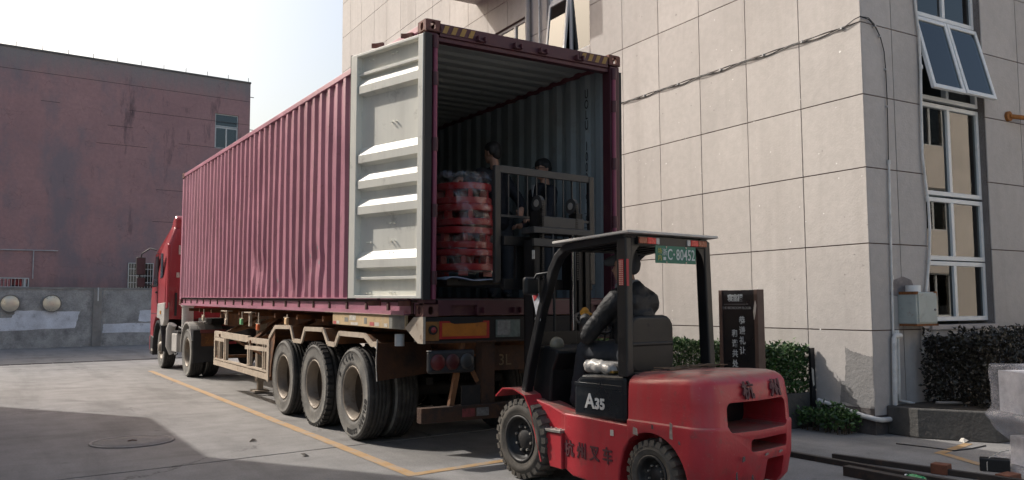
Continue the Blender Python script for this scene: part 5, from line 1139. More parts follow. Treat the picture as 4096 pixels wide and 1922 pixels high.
for j in range(5): unitbox('deck_board', mat('pallet_wood', (.05, .038, .028), .85, var=.3, vscale=5), pt, -.40+j*.165, -.27+j*.165, -.36, .36, .035, .055)
for y in (-.33, 0, .33): unitbox('stringer', MATS['pallet_wood'], pt, -.40, .39, y-.035, y+.035, -.012, .035)

# ------------------------------------------------------------------ people
def blob(name, m, caps, parent, voxel=.014, smooth=3, ell=()):
    b = MB()
    def ball(c, rx, ry, rz, n=14):
        vs = []; fs = []
        for i in range(n+1):
            t = math.pi*i/n
            for j in range(n): p = 2*math.pi*j/n; vs.append((c[0]+rx*math.sin(t)*math.cos(p), c[1]+ry*math.sin(t)*math.sin(p), c[2]+rz*math.cos(t)))
        for i in range(n):
            for j in range(n): fs.append((i*n+j, i*n+(j+1) % n, (i+1)*n+(j+1) % n, (i+1)*n+j))
        b.add(vs, fs)
    for (p, r0, q, r1) in caps:
        p, q = Vector(p), Vector(q); K = max(3, int((q-p).length/(.45*min(r0, r1))))
        for i in range(K+1): f = i/K; r = r0+(r1-r0)*f; c = p.lerp(q, f); ball(c, r, r, r, 10)
    for (c, rr) in ell: ball(c, *rr)
    o = b.build(name, m, parent); md = o.modifiers.new('remesh', 'REMESH'); md.mode = 'VOXEL'; md.voxel_size = voxel; md.use_smooth_shade = True
    if smooth: md = o.modifiers.new('smooth', 'SMOOTH'); md.iterations = smooth; md.factor = .5
    return o
def folds(o, amt=.012, sc=.09):
    tx = bpy.data.textures.new('fold', 'CLOUDS'); tx.noise_scale = sc; tx.noise_depth = 2
    md = o.modifiers.new('folds', 'DISPLACE'); md.texture = tx; md.strength = amt; md.mid_level = .5; md.texture_coords = 'LOCAL'; return o
M_SKIN = mat('skin', (.36, .20, .14), .55, var=.08, vscale=8); M_HAIR = mat('hair_black', (.010, .009, .009), .6, var=.3, vscale=40)
M_JKT = mat('padded_jacket', (.0085, .009, .010), .6, var=.25, vscale=7, bump=.35, bscale=20); M_NAVY = mat('work_navy', (.008, .009, .014), .75, var=.2, vscale=6)
M_JEAN = mat('grey_trousers', (.028, .031, .037), .8, var=.2, vscale=6); M_SHOE = mat('dark_shoe', (.02, .018, .016), .6)
M_GLOVE = mat('orange_glove', (.48, .22, .015), .7, var=.12, vscale=20); M_WHT = mat('off_white_cloth', (.42, .42, .42), .8)
def head_ell(c, f, up=(0, 0, 1)):
    """returns caps and ellipsoids of a head centred c facing f (horizontal unit)"""
    c = Vector(c); f = Vector(f).normalized(); s = Vector((-f.y, f.x, 0)); u = Vector((0, 0, 1))
    caps = [(c+u*.03-f*.012, .092, c+u*.035+f*.01, .088), (c-u*.06+f*.028, .058, c-u*.085+f*.055, .036), (c-u*.02+f*.05, .055, c-u*.05+f*.055, .048),
            (c+f*.088+u*.005, .011, c+f*.108-u*.028, .014), (c-u*.08-f*.02, .055, c-u*.17-f*.035, .06), (c+f*.083-u*.062, .016, c+f*.083-u*.062+s*.012, .014), (c+f*.083-u*.062, .016, c+f*.083-u*.062-s*.012, .014)]
    for k in (-1, 1): caps += [(c+s*k*.09-f*.005+u*.008, .013, c+s*k*.088-f*.002-u*.03, .010), (c+s*k*.032+f*.072+u*.012, .016, c+s*k*.05+f*.06+u*.012, .014)]
    return caps
def hair_caps(c, f):
    c = Vector(c); f = Vector(f).normalized(); s = Vector((-f.y, f.x, 0)); u = Vector((0, 0, 1))
    cs = [(c+u*.062-f*.02, .088, c+u*.058+f*.02, .082), (c+u*.02-f*.045, .075, c-u*.03-f*.055, .055), (c+u*.085+f*.035, .052, c+u*.075+f*.058, .038)]
    for k in (-1, 1): cs += [(c+s*k*.045+u*.05-f*.02, .062, c+s*k*.06+u*.01-f*.03, .042), (c+s*k*.06+u*.055+f*.03, .035, c+s*k*.082+u*.02+f*.0, .016)]
    return cs
def hand_caps(w, d, up):
    """mitten free hand: palm and five curled fingers; w wrist, d pointing direction, up back-of-hand normal"""
    w = Vector(w); d = Vector(d).normalized(); up = Vector(up); up = (up-d*up.dot(d)).normalized(); s = d.cross(up); cs = [(w, .026, w+d*.035, .030)]
    for k in range(4):
        b = w+d*.07+s*(.030-.02*k); cs.append((w+d*.03+s*(.022-.015*k), .017, b, .012)); L = (.036, .042, .040, .032)[k]
        m1 = b+d*L*.75-up*L*.5; cs += [(b, .0115, m1, .0105), (m1, .0105, m1-up*L*.7-d*L*.15, .009)]
    t0 = w+d*.02+s*.032; t1 = t0+d*.03+s*.022-up*.01; cs += [(t0, .014, t1, .0125), (t1, .0125, t1+d*.028-up*.02, .010)]
    return cs
def eyes(parent, c, f):
    c = Vector(c); f = Vector(f).normalized(); s = Vector((-f.y, f.x, 0)); m = MB()
    for k in (-1, 1): q = c+s*k*.033+f*.086+Vector((0, 0, .012)); MB().lathe([(.001, .006), (.009, .003), (.011, 0), (.009, -.003), (.001, -.006)], q, 'z', 10).build('eye', M_HAIR, parent)
def arm(sh, el, wr, r=(.062, .048, .036)): return [(sh, r[0], el, r[1]), (el, r[1], wr, r[2])]

# driver, seated on the forklift; coordinates in the forklift's frame
dv = thing('person', 'driver in black padded jacket and orange glove seated on the forklift', 'person', (1.04, -.93, 0), (0, 0, R(6)))
hc, hf = (-.13, -.86, 1.83), (-.55, .84, 0)
b_caps = head_ell(hc, hf)+[((-.12, -.9, 1.56), .10, (-.11, -.93, 1.1), .13), ((-.30, -.89, 1.53), .05, (-.34, -.63, 1.27), .042), ((-.34, -.63, 1.27), .042, (-.20, -.44, 1.42), .032), ((.10, -.89, 1.53), .05, (.16, -.63, 1.28), .042), ((.16, -.63, 1.28), .042, (.08, -.42, 1.40), .032),
          ((-.19, -.92, 1.10), .08, (-.24, -.50, 1.12), .06), ((-.24, -.50, 1.12), .055, (-.24, -.36, .66), .04), ((-.01, -.92, 1.10), .08, (.06, -.50, 1.12), .06), ((.06, -.5, 1.12), .055, (.06, -.36, .66), .04)]
blob('body', M_SKIN, b_caps, dv, .011, 2)
jk = blob('jacket', M_JKT, [((-.12, -.92, 1.51), .155, (-.11, -.945, 1.34), .185), ((-.11, -.945, 1.34), .185, (-.10, -.94, 1.08), .175), ((-.27, -.90, 1.54), .088, (-.02, -.90, 1.54), .095), ((-.02, -.9, 1.54), .095, (.09, -.9, 1.53), .085), ((-.12, -.95, 1.60), .10, (-.12, -.96, 1.63), .09),
      ((-.31, -.88, 1.52), .088, (-.36, -.63, 1.255), .075), ((-.36, -.63, 1.255), .073, (-.235, -.475, 1.395), .052), ((.10, -.88, 1.52), .088, (.17, -.63, 1.27), .072), ((.17, -.63, 1.27), .07, (.09, -.45, 1.38), .05), ((-.20, -.96, 1.53), .12, (.0, -.96, 1.53), .12), ((-.12, -.92, 1.645), .085, (.07, -.91, 1.545), .098), ((-.12, -.92, 1.645), .085, (-.29, -.90, 1.545), .095)], dv, .013, 9)
folds(jk, .014, .045)
blob('collar', mat('collar_grey', (.20, .20, .20), .8, var=.2, vscale=20), [((-.20, -.86, 1.66), .045, (-.12, -.80, 1.66), .045), ((-.12, -.80, 1.66), .045, (-.05, -.85, 1.665), .04), ((-.21, -.90, 1.67), .045, (-.12, -.97, 1.68), .045)], dv, .01, 2)
tr = blob('trousers', M_JEAN, [((-.19, -.93, 1.10), .115, (-.26, -.50, 1.13), .085), ((-.26, -.50, 1.13), .083, (-.25, -.36, .70), .06), ((-.01, -.93, 1.10), .115, (.07, -.50, 1.13), .085), ((.07, -.5, 1.13), .083, (.06, -.36, .70), .06), ((-.2, -.95, 1.1), .12, (0, -.95, 1.1), .12)], dv, .014, 2); folds(tr, .018, .06)
for x in (-.25, .06): blob('shoe', M_SHOE, [((x, -.38, .61), .045, (x, -.24, .595), .038), ((x, -.38, .66), .05, (x, -.37, .62), .05)], dv, .012, 1)
blob('glove', M_GLOVE, hand_caps((-.222, -.462, 1.41), (.45, .62, .62), (-.3, -.4, .8))+[((-.235, -.475, 1.395), .036, (-.21, -.445, 1.425), .035), ((-.20, -.43, 1.44), .040, (-.17, -.40, 1.46), .036)], dv, .008, 2)
blob('glove', M_GLOVE, hand_caps((.085, -.435, 1.39), (-.3, .6, .3), (0, -.2, 1)), dv, .008, 2)
cpc = Vector(hc)+Vector((0, 0, .055))
blob('cap', mat('cap_grey', (.06, .063, .067), .8, var=.12), [(cpc+Vector((.005, -.012, .015)), .102, cpc+Vector((0, 0, .025)), .098), (cpc+Vector((-.05, .08, .0)), .05, cpc+Vector((-.085, .13, -.012)), .035), (cpc+Vector((.03, -.05, -.03)), .075, cpc+Vector((.03, -.05, -.055)), .07)], dv, .011, 2)
eyes(dv, hc, hf)
# worker leaning over the stack with an arm out
FL = 1.585
w1 = thing('person', 'worker in dark clothes bending over the red spool stack with one arm out', 'person', (1.52, 1.22, FL))
h1, f1 = (-.02, .0, 1.74), (-.42, .9, 0)
bc = head_ell(h1, f1)+[((0.02, .05, 1.45), .10, (.14, .12, .98), .13), ((-.18, .0, 1.47), .05, (-.38, -.14, 1.36), .042), ((-.38, -.14, 1.36), .042, (-.60, -.26, 1.345), .033), ((.21, .08, 1.43), .05, (.30, -.1, 1.18), .042), ((.30, -.1, 1.18), .042, (.22, -.26, 1.05), .034), ((.06, .12, .95), .085, (.04, .10, .5), .065), ((.04, .1, .5), .06, (.05, .14, .08), .042), ((.23, .12, .95), .085, (.25, .1, .5), .065), ((.25, .1, .5), .06, (.26, .14, .08), .042)]
bc += hand_caps((-.60, -.26, 1.345), (-.85, -.35, -.25), (0, 0, 1))+hand_caps((.22, -.26, 1.05), (-.4, -.5, -.6), (.5, -.5, .5))
blob('body', M_SKIN, bc, w1, .009, 2)
j1 = blob('jacket', M_NAVY, [((.02, .05, 1.46), .135, (.08, .09, 1.2), .155), ((.08, .09, 1.2), .155, (.14, .12, .95), .15), ((-.17, .01, 1.47), .085, (.2, .08, 1.44), .085), ((-.18, 0, 1.47), .078, (-.38, -.14, 1.36), .062), ((-.38, -.14, 1.36), .062, (-.55, -.235, 1.348), .048), ((.21, .08, 1.43), .08, (.30, -.1, 1.18), .064), ((.3, -.1, 1.18), .062, (.235, -.235, 1.07), .048)], w1, .014, 2); folds(j1, .025, .1)
t1 = blob('trousers', M_JEAN, [((.06, .12, .95), .11, (.04, .1, .5), .085), ((.04, .1, .5), .085, (.05, .14, .1), .065), ((.23, .12, .95), .11, (.25, .1, .5), .085), ((.25, .1, .5), .085, (.26, .14, .1), .065), ((.06, .12, .97), .12, (.22, .12, .97), .12)], w1, .016, 2); folds(t1, .02, .09)
for x in (.05, .26): blob('shoe', M_SHOE, [((x, .15, .05), .048, (x-.06, .02, .04), .036)], w1, .012, 1)
blob('hair', M_HAIR, hair_caps(h1, f1), w1, .009, 2); eyes(w1, h1, f1)
# worker with glasses
w2 = thing('person', 'worker with glasses in a dark jacket standing by the container side wall', 'person', (2.06, .98, FL-.005))
h2, f2 = (0, 0, 1.555), (-.95, -.05, 0)
bc = head_ell(h2, f2)+[((0.0, .02, 1.27), .10, (.02, .02, .85), .13), ((-.0, -.18, 1.26), .05, (-.06, -.22, .98), .042), ((-.06, -.22, .98), .042, (-.26, -.16, .92), .034), ((.0, .2, 1.26), .05, (-.02, .24, .98), .042), ((-.02, .24, .98), .042, (-.2, .2, .88), .034), ((.02, -.08, .85), .085, (.02, -.09, .45), .065), ((.02, -.09, .45), .06, (.03, -.09, .08), .042), ((.02, .1, .85), .085, (.02, .1, .45), .065), ((.02, .1, .45), .06, (.03, .1, .08), .042)]
bc += hand_caps((-.26, -.16, .92), (-.9, .1, .1), (0, -.2, 1))+hand_caps((-.2, .2, .88), (-.9, -.1, .1), (0, .2, 1))
blob('body', M_SKIN, bc, w2, .009, 2)
j2 = blob('jacket', M_NAVY, [((0, .02, 1.28), .13, (.01, .02, 1.0), .15), ((.01, .02, 1.0), .15, (.02, .02, .80), .155), ((0, -.17, 1.27), .085, (0, .19, 1.27), .085), ((0, -.18, 1.26), .078, (-.06, -.22, .98), .064), ((-.06, -.22, .98), .062, (-.22, -.17, .925), .048), ((0, .2, 1.26), .078, (-.02, .24, .98), .064), ((-.02, .24, .98), .062, (-.16, .21, .89), .048)], w2, .014, 2); folds(j2, .022, .1)
MB().prism([(-.05, 1.36), (.02, 1.36), (-.01, 1.22)], -.158, -.152, 'x').build('shirt', M_WHT, w2)
t2 = blob('trousers', M_JEAN, [((.02, -.08, .85), .11, (.02, -.09, .45), .085), ((.02, -.09, .45), .085, (.03, -.09, .1), .065), ((.02, .1, .85), .11, (.02, .1, .45), .085), ((.02, .1, .45), .085, (.03, .1, .1), .065), ((.02, -.08, .87), .12, (.02, .1, .87), .12)], w2, .016, 2)
for y in (-.09, .1): blob('shoe', M_SHOE, [((.05, y, .05), .048, (-.09, y, .04), .036)], w2, .012, 1)
blob('hair', M_HAIR, hair_caps(h2, f2), w2, .009, 2); eyes(w2, h2, f2)
gl = MB(); hv = Vector(h2)
for k in (-1, 1):
    c = hv+Vector((-.103, k*.036, .012)); gl.tube([c+Vector((0, .028*math.cos(t), .019*math.sin(t))) for t in [2*math.pi*i/16 for i in range(17)]], .0028, 6, caps=False); gl.tube([c+Vector((0, k*.028, .004)), hv+Vector((-.0, k*.095, .012))], .0028, 6)
gl.tube([hv+Vector((-.104, -.008, .014)), hv+Vector((-.104, .008, .014))], .0028, 6); gl.build('glasses', M_HAIR, w2)
# silver bag beside the driver
sb = blob('bag', mat('silver_bag', (.42, .40, .37), .42, metal=.2, var=.12, vscale=12, bump=.2, bscale=25), [((-.36, -.70, 1.01), .055, (-.37, -.90, 1.0), .05), ((-.37, -.66, 1.005), .05, (-.35, -.78, 1.01), .055), ((-.40, -.92, .995), .035, (-.33, -.97, .99), .03)], None, .012, 2); folds(sb, .03, .05)
sb.location = (1.04, -.93, 0); sb.rotation_euler = (0, 0, R(6)); tag(sb, 'crumpled silver bag on the black engine cover beside the driver', 'bag')
bk = MB().box(-.415, -.35, -.985, -.93, .968, .985).build('buckle', mat('brass_buckle', (.55, .36, .10), .3, metal=.7), sb)
# ------------------------------------------------------------------ black sign by the hedge
sg = thing('sign_board', 'tall black sign board with white Chinese lettering beside the hedge', 'sign', (4.2, -.08, 0), (0, 0, -DY))
M_SGN = mat('sign_black', (.012, .012, .014), .3, var=.2, vscale=6); M_SGE = mat('sign_brown_edge', (.09, .055, .045), .5, var=.2, vscale=8)
MB().box(.0, .09, -.262, .262, 0, 1.685).build('panel', M_SGN, sg)
for s in (-1, 1): MB().box(-.012, .10, s*.29-.028, s*.29+.028, 0, 1.69).build('side_frame', M_SGE, sg, bevel=.004)
M_SGT = mat('sign_letters', (.42, .46, .48), .6); M_SGT2 = mat('sign_letters_dim', (.24, .25, .26), .6)
SR = (R(90), 0, R(-90))
def st_(ch, y, z, size, m=M_SGT, sx=1.0, bold=0.0): return text('lettering', ch, m, sg, (-.0012, y, z), SR, size, .001, sx=sx, bold=bold)
for k, ch in enumerate('寝室楼'): st_(ch, .13-k*.082, 1.585, .092, bold=.002)
unitbox('rule', M_SGT2, sg, -.0015, .001, -.16, .24, 1.513, 1.517)
st_('THE BEDROOM FLOOR', .035, 1.468, .046, M_SGT2)
for k, ch in enumerate('恭谦礼让'): st_(ch, -.055, 1.315-k*.122, .10, bold=.002)
for k, ch in enumerate('和谐共处'): st_(ch, .07, 1.155-k*.122, .095, bold=.002)
MB().prism([(-.30, 1.50), (-.285, 1.40), (-.262, 1.33), (-.25, 1.42), (-.265, 1.50), (-.285, 1.56)], -.0145, -.0115, 'x').build('peeled_tape', M_STW, sg)

# ------------------------------------------------------------------ hedges
def leaf_mat(name, c0, c1):
    m = bpy.data.materials.new(name); m.use_nodes = True; t = m.node_tree; N = t.nodes; L = t.links; b = N['Principled BSDF']
    g = N.new('ShaderNodeNewGeometry'); r = N.new('ShaderNodeValToRGB'); r.color_ramp.elements[0].color = (*c0, 1); r.color_ramp.elements[1].color = (*c1, 1)
    L.new(g.outputs['Random Per Island'], r.inputs[0]); L.new(r.outputs[0], b.inputs['Base Color']); b.inputs['Roughness'].default_value = .38; b.inputs['Specular IOR Level'].default_value = .5
    return m
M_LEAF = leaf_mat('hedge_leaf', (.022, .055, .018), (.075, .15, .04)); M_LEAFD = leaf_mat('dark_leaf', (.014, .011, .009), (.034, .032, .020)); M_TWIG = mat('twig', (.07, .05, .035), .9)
def hedge(name, label, cat, loc, box, n, lm, seed, size=.055, top=.75, rag=.07):
    t = thing(name, label, cat, loc, (0, 0, -DY)); r = random.Random(seed); x0, x1, y0, y1, z0, z1 = box; m = MB()
    for i in range(n):
        # most leaves near the clipped surface
        x, y, z = r.uniform(x0, x1), r.uniform(y0, y1), z0+(z1-z0)*r.random()**.8
        f = r.random()
        if f < .38: z = z1-abs(r.gauss(0, .05))
        elif f < .62: x = x0+abs(r.gauss(0, .05))
        elif f < .74: y = y0+abs(r.gauss(0, .05))
        z += r.gauss(0, .012)+rag*max(0, math.sin(x*9+y*7+seed)*math.sin(y*13))*(1 if f < .38 else 0)
        c = Vector((x, y, z)); s = size*r.uniform(.6, 1.25)
        d = Vector((r.gauss(0, 1), r.gauss(0, 1), r.gauss(.45, .8))).normalized(); w = d.orthogonal().normalized(); w.rotate(Matrix.Rotation(r.uniform(0, 6.28), 3, d)); nn = d.cross(w)
        m.add([c, c+d*s*.5+w*s*.27+nn*s*.06, c+d*s, c+d*s*.5-w*s*.27+nn*s*.06], [(0, 1, 2), (0, 2, 3)])
    lo = bpy.data.meshes.new('foliage'); lo.from_pydata(m.v, [], m.f); lo.materials.append(lm); lo.update()
    o = bpy.data.objects.new('foliage', lo); COL.objects.link(o); o.parent = t; o['kind'] = 'stuff'
    tw = MB()
    for i in range(int(40*(y1-y0+x1-x0))):
        x, y = r.uniform(x0+.04, x1-.04), r.uniform(y0+.04, y1-.04); tw.tube([(x, y, z0-.12), (x+r.uniform(-.05, .05), y+r.uniform(-.05, .05), (z0+z1)/2), (x+r.uniform(-.1, .1), y+r.uniform(-.1, .1), z1-.06)], [.008, .006, .003], 5)
    tg = tw.build('stems', M_TWIG, t); tg['kind'] = 'stuff'
    return t
BO = (5.2056, -1.1873, 0)
def bl(x, y, z=0): return (BO[0]+x*math.cos(DY)+y*math.sin(DY), BO[1]-x*math.sin(DY)+y*math.cos(DY), z)
hedge('hedge', 'clipped green hedge along the sunlit wall behind the sign', 'hedge', BO, (-.78, -.06, .86, 6.0, .42, .97), 17000, M_LEAF, 2)
hedge('shrub', 'low green shrub at the foot of the sunlit wall near the corner', 'shrub', BO, (-.40, -.05, .15, .82, .06, .24), 900, M_LEAF, 4, .06, rag=.1)
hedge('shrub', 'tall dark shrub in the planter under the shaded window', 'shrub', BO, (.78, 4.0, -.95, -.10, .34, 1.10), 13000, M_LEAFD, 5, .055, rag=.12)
M_PLN = mat('planter_cement', (.085, .082, .076), .93, var=.3, vscale=4, bump=.4, bscale=20, dirt=((.03, .03, .03), .3, 4)); M_SOILG = mat('soil', (.05, .04, .03), .95)
pz = thing('planter', 'long concrete planter holding the clipped hedge beside the wall', 'planter', BO, (0, 0, -DY))
MB().box(-.84, -.78, .84, 6.0, 0, .42).box(-.78, -.02, .84, .90, 0, .42).build('planter_wall', M_PLN, pz, bevel=.01); MB().box(-.78, -.02, .90, 6.0, 0, .38).build('soil', M_SOILG, pz)
eb = MB().box(-.10, -.03, .80, .835, 0, .97).build('end_board', M_SGN, pz); MB().prism([(-.095, .73), (-.06, .70), (-.055, .52), (-.075, .50), (-.09, .58)], .796, .80, 'y').build('peeled_tape', M_STW, pz)
MB().bar((-.88, .52, .52), (-.88, 3.0, .52), .02, .03).build('edge_rail', mat('dull_rail', (.12, .12, .12), .5, metal=.4), pz)
p2 = thing('planter', 'rough concrete planter under the shaded window with dark shrubs', 'planter', BO, (0, 0, -DY))
MB().prism([(.20, -.40), (.60, -1.06), (4.2, -1.12), (4.2, -.01), (.20, -.01)], 0, .33, 'z').build('planter_wall', M_PLN, p2, bevel=.015); MB().prism([(.30, -.38), (.66, -.98), (4.1, -1.04), (4.1, -.06), (.30, -.06)], .325, .335, 'z').build('soil', M_SOILG, p2)
MB().tube([(.55, -.40, .375), (1.2, -.72, .36), (2.2, -.95, .37), (3.5, -1.0, .37)], .018, 7).build('edge_pipe', mat('grey_hose', (.22, .20, .18), .7), p2)

# ------------------------------------------------------------------ conduits, box, cables on the shaded facade
M_PVC = MATS['white_pipe']
cd = thing('conduit', 'thin white conduit running down the shaded facade near the corner', 'conduit', BO, (0, 0, -DY))
MB().tube([(.405, -.025, 3.2), (.39, -.025, 2.6), (.378, -.025, 2.14), (.355, -.025, 1.15)], .014, 8).build('pipe', M_PVC, cd)
for z in (3.19, 2.5, 1.8): MB().cyl((.405-(3.19-z)*.02, -.025, z), (.405-(3.19-z)*.02, -.025, z+.05), .02, n=10).build('coupling', M_PVC, cd)
c2 = thing('conduit', 'bowed white conduit hugging the left edge of the tall window', 'conduit', BO, (0, 0, -DY))
MB().tube([(1.02, -.02, 6.5), (1.06, -.022, 5.36), (1.105, -.03, 4.9), (1.112, -.03, 4.46), (1.085, -.03, 3.9), (1.07, -.03, 3.35), (1.10, -.035, 3.05), (1.135, -.04, 2.75), (1.14, -.04, 2.45), (1.115, -.035, 2.1), (1.05, -.03, 1.75), (.93, -.03, 1.32), (.91, -.03, .9)], .017, 8).build('pipe', M_PVC, c2)
for x, z in ((1.112, 4.46), (1.13, 2.78), (1.098, 2.0)): MB().cyl((x, -.035, z), (x, -.035, z+.05), .024, n=10).build('coupling', M_PVC, c2)
wp = thing('drain_pipe', 'white drain pipe bending round the foot of the building corner', 'pipe', BO, (0, 0, -DY))
MB().tube([(.46, -.05, 1.135), (.35, -.05, 1.135), (.335, -.05, 1.11), (.30, -.05, .22), (.285, -.05, .17), (.05, -.05, .175), (-.045, -.045, .19), (-.05, .12, .21), (-.05, .75, .33)], .030, 10).build('pipe', M_PVC, wp)
MB().tube([(.31, -.05, .16), (.32, -.06, .0)], .012, 6).build('thin_pipe', M_PVC, wp)
wp2 = thing('drain_pipe', 'pair of thin white pipes stepping down beside the electric box', 'pipe', BO, (0, 0, -DY))
MB().tube([(.42, -.04, 1.2), (.41, -.04, .62), (.39, -.04, .38), (.55, -.06, .345), (.615, -.08, .33), (.63, -.09, .28), (.60, -.14, .03), (.64, -.25, .012), (.80, -.45, .012)], .018, 8).tube([(.385, -.035, 1.2), (.372, -.035, .45)], .014, 8).build('pipe', M_PVC, wp2)
bx = thing('electric_box', 'rusting grey electric box mounted on the shaded facade', 'box', BO, (0, 0, -DY))
M_BOX = mat('box_grey', (.36, .40, .38), .5, var=.1, vscale=6, dirt=[((.20, .07, .02), .14, 9), ((.2, .2, .18), .15, 5)])
MB().box(.50, .90, -.24, 0, 1.27, 1.65).build('case', M_BOX, bx, bevel=.01); MB().box(.53, .885, -.252, -.24, 1.29, 1.635).build('door', M_BOX, bx, bevel=.004); MB().cyl((.84, -.252, 1.44), (.84, -.265, 1.44), .014, n=10).build('lock', M_ROD, bx)
MB().cyl((.63, -.12, 1.65), (.63, -.12, 1.73), .085, n=20).build('cap', M_UPVC, bx, bevel=.008)
for (x0, x1, z0, z1) in ((.49, .91, 1.248, 1.272), (.495, .54, 1.62, 1.655), (.85, .905, 1.60, 1.655)): MB().box(x0, x1, -.246, -.02, z0, z1).build('rust_edge', mat('flaking_rust', (.20, .075, .025), .9, var=.4, vscale=25, bump=.4, bscale=40), bx)
MB().prism([(.35, 1.62), (.45, 1.80), (.62, 1.84), (.78, 1.80), (.86, 1.66), (.5, 1.60)], -.0032, -.0018, 'y').build('soot_stain', mat('soot', (.20, .18, .175), .95, var=.3, vscale=10), bld)
cbl = thing('cable', 'twin black cables clipped along the building wall and round the corner', 'cable', BO, (0, 0, -DY)); r6 = random.Random(6)
for s in (0, 1):
    pts = [(-.012-.012*s, 4.6-k*.1, 4.873+(.02*math.sin(k*.75+s*2)*(.6 if s else .9))+.006*s) for k in range(45)]+[(-.03, .06, 4.93), (-.02, -.02, 4.945), (.12, -.03, 4.93+.02*s), (.24, -.03, 4.86+.02*s), (.34, -.025, 4.75), (.40, -.025, 4.58), (.425, -.02, 4.35), (.428, -.02, 4.0), (.42, -.02, 3.6), (.405, -.02, 3.2)]
    MB().tube(pts, .0065 if s == 0 else .005, 6).build('strand', M_FBLK, cbl)
for y in (4.0, 3.2, 2.3, 1.5, .85, .25): MB().box(-.03, 0, y-.012, y+.012, 4.865, 4.895).build('clip', mat('clip_grey', (.4, .4, .4), .5), cbl)
for x, z in ((.24, 4.87), (.335, 4.76), (.425, 4.36), (.424, 3.9)): MB().box(x-.012, x+.012, -.035, 0, z-.012, z+.012).build('clip', MATS['clip_grey'], cbl)
br = thing('wall_bracket', 'rusty pipe bracket sticking out of the shaded facade at the right', 'bracket', BO, (0, 0, -DY))
M_RB = mat('orange_rust', (.30, .12, .03), .85, var=.35, vscale=14, bump=.3, bscale=40)
MB().cyl((3.08, 0, 4.08), (3.08, -.04, 4.08), .07, n=16).build('flange', M_RB, br); MB().tube([(3.08, -.03, 4.08), (3.3, -.10, 4.07), (3.9, -.30, 4.06)], .032, 10).build('arm', M_RB, br)
MB().prism(patchpoly([(0, .28), (.47, .34), (.45, .58), (.385, .60), (.37, 1.0), (.30, .955), (.17, .93), (.12, .91), (0, .90)], .008), -.0035, -.0015, 'x').build('painted_shadow', mat('shadow_grey', (.22, .215, .21), .92, var=.15, vscale=5, bump=.4, bscale=28), bld)  # stepped shadow on the wall, painted as a darker grey patch
MB().box(-.012, -.0, 0.0, .50, 0, .30).box(-.012, .6, -.013, -.001, 0, .22).build('plinth', mat('plinth_dark', (.085, .075, .072), .93, var=.3, vscale=6, bump=.3, bscale=25), bld)

# ------------------------------------------------------------------ things lying on the ground at the right
M_BARS = mat('bar_steel', (.045, .038, .034), .6, metal=.3, var=.3, vscale=8, dirt=((.12, .07, .045), .25, 10)); M_BRN = mat('rust_brown', (.15, .055, .03), .8, var=.3, vscale=14)
for (a, b, w_, h_, lb) in (((3.30, -1.45), (3.34, -3.6), .06, .05, 'middle of three dark steel bars lying on the ground'), ((3.55, -1.85), (3.86, -3.7), .05, .05, 'dark steel bar lying nearest the planter'), ((2.97, -2.42), (2.95, -3.7), .09, .085, 'dark hollow steel bar lying nearest the forklift')):
    o = MB().bar((a[0], a[1], h_/2+.001), (b[0], b[1], h_/2+.001), w_, h_).build('steel_bar', M_BARS, bevel=.004); tag(o, lb, 'bar', 'steel bars on the ground')
o = MB().box(-.06, .06, -.07, .07, 0, .09).build('timber_block', M_BRN, bevel=.006, loc=(3.73, -2.84, 0)); o.rotation_euler[2] = .2; tag(o, 'rust brown block beside the steel bars', 'block', 'brown blocks on the ground')
o = MB().box(-.10, .10, -.06, .06, 0, .06).build('timber_block', M_BRN, bevel=.006, loc=(3.92, -3.32, 0)); tag(o, 'rust brown block at the lower right corner of the photo', 'block', 'brown blocks on the ground')
bk_ = thing('black_brick', 'small black box tied with a white strap in front of the plastic sheet', 'box', (4.24, -3.04, 0), (0, 0, R(-62)))
MB().box(-.12, .12, -.055, .055, 0, .115).build('block', M_FBLK, bk_, bevel=.008); MB().tube([(-.06, -.058, .01), (-.06, -.06, .08), (-.04, -.02, .12), (.05, .03, .17), (.12, .05, .19)], .004, 5).build('strap', M_STW, bk_)
o = MB().add([(0,0,.004),(.09,.0,.02),(.14,.05,.01),(.10,.09,.035),(.02,.07,.01),(.07,.045,.045)], [(0,1,5),(1,2,5),(2,3,5),(3,4,5),(4,0,5)]).build('paper_scrap', M_STW, loc=(5.50, -2.05, 0)); tag(o, 'white paper scrap on the ground before the rough planter', 'litter')
bt = thing('bottle', 'green plastic bottle lying by the steel bars', 'bottle', (3.19, -2.94, .035), (0, R(90), R(70)))
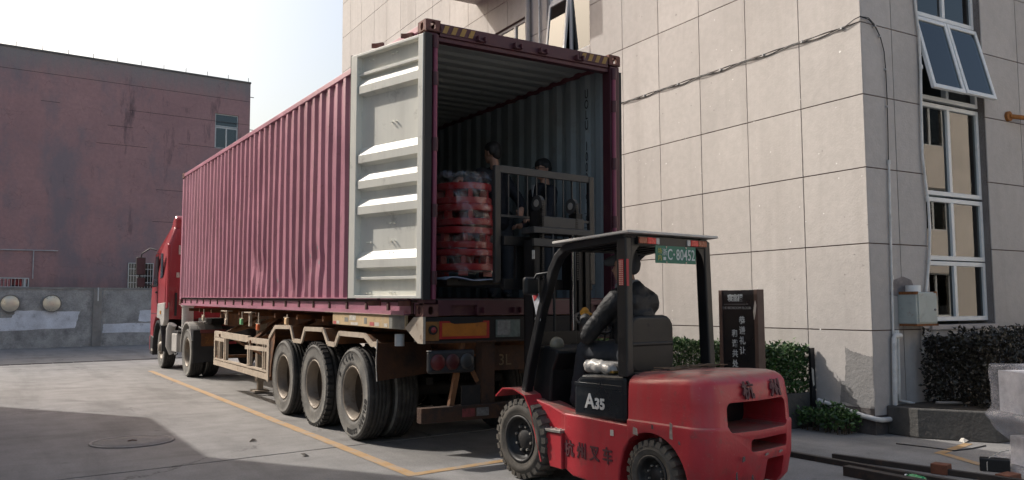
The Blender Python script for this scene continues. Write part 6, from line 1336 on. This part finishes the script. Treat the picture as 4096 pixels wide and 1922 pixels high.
MB().lathe([(.001, -.1), (.03, -.098), (.034, -.09), (.034, .04), (.026, .075), (.013, .10), (.013, .115), (.001, .116)], axis='z', n=20).build('body', mat('green_bottle', (.02, .28, .09), .12, var=.1), bt); MB().cyl((0, 0, .112), (0, 0, .13), .0155, n=14).build('cap', M_UPVC, bt)
o = MB().tube([(4.84, -1.68, .007), (4.9, -2.0, .007), (4.92, -2.27, .007), (5.2, -2.3, .007), (5.5, -2.28, .007)], .007, 6).build('loose_cable', M_FBLK); tag(o, 'thin dark cable lying over the yellow mark', 'cable')
# bulky object under clear plastic sheet at the right edge
M_PLAS = film_mat('plastic_sheet', .19, (.80, .80, .86), 3.5, .6)
pc = thing('covered_goods', 'boxy goods draped in crumpled clear plastic sheet at the right edge', 'goods', (4.78, -3.26, 0), (0, 0, R(-25)))
r8 = random.Random(8); m = MB(); NA, NZ = 72, 40; vs = []; ph = [r8.uniform(0, 6.28) for _ in range(12)]
for i in range(NZ+1):
    f = i/NZ; z = .93*f
    hw = .40+.05*math.exp(-((f-.5)/.05)**2)-.13*math.exp(-((f-.22)/.12)**2)+.10*max(0, .12-f)/.12
    for j in range(NA):
        a = 2*math.pi*j/NA; e = (abs(math.cos(a))**6+abs(math.sin(a))**6)**(-1/6)
        fold = .028*math.sin(9*a+ph[0]+3*math.sin(f*5+ph[1]))*(1-f)**.7+.02*math.sin(17*a+f*11+ph[2])*(1-f)+.012*math.sin(5*a-f*23+ph[3])
        q = hw*e*(1+fold); vs.append((q*math.cos(a), q*.8*math.sin(a), z+.012*math.sin(6*a+ph[4])*(f > .05)))
m.add(vs, [(i*NA+j, i*NA+(j+1) % NA, (i+1)*NA+(j+1) % NA, (i+1)*NA+j) for i in range(NZ) for j in range(NA)], 0, True); m.add(vs[-NA:], [tuple(range(NA))]); m.build('plastic_sheet', M_PLAS, pc)
MB().box(-.30, .30, -.24, .24, .50, .88).box(-.25, .25, -.19, .19, .02, .28).build('goods', mat('pale_goods', (.50, .50, .53), .8, var=.3, vscale=7), pc); MB().box(-.06, .30, -.262, .0, .30, .47).build('red_goods', mat('red_goods', (.40, .03, .05), .6), pc)
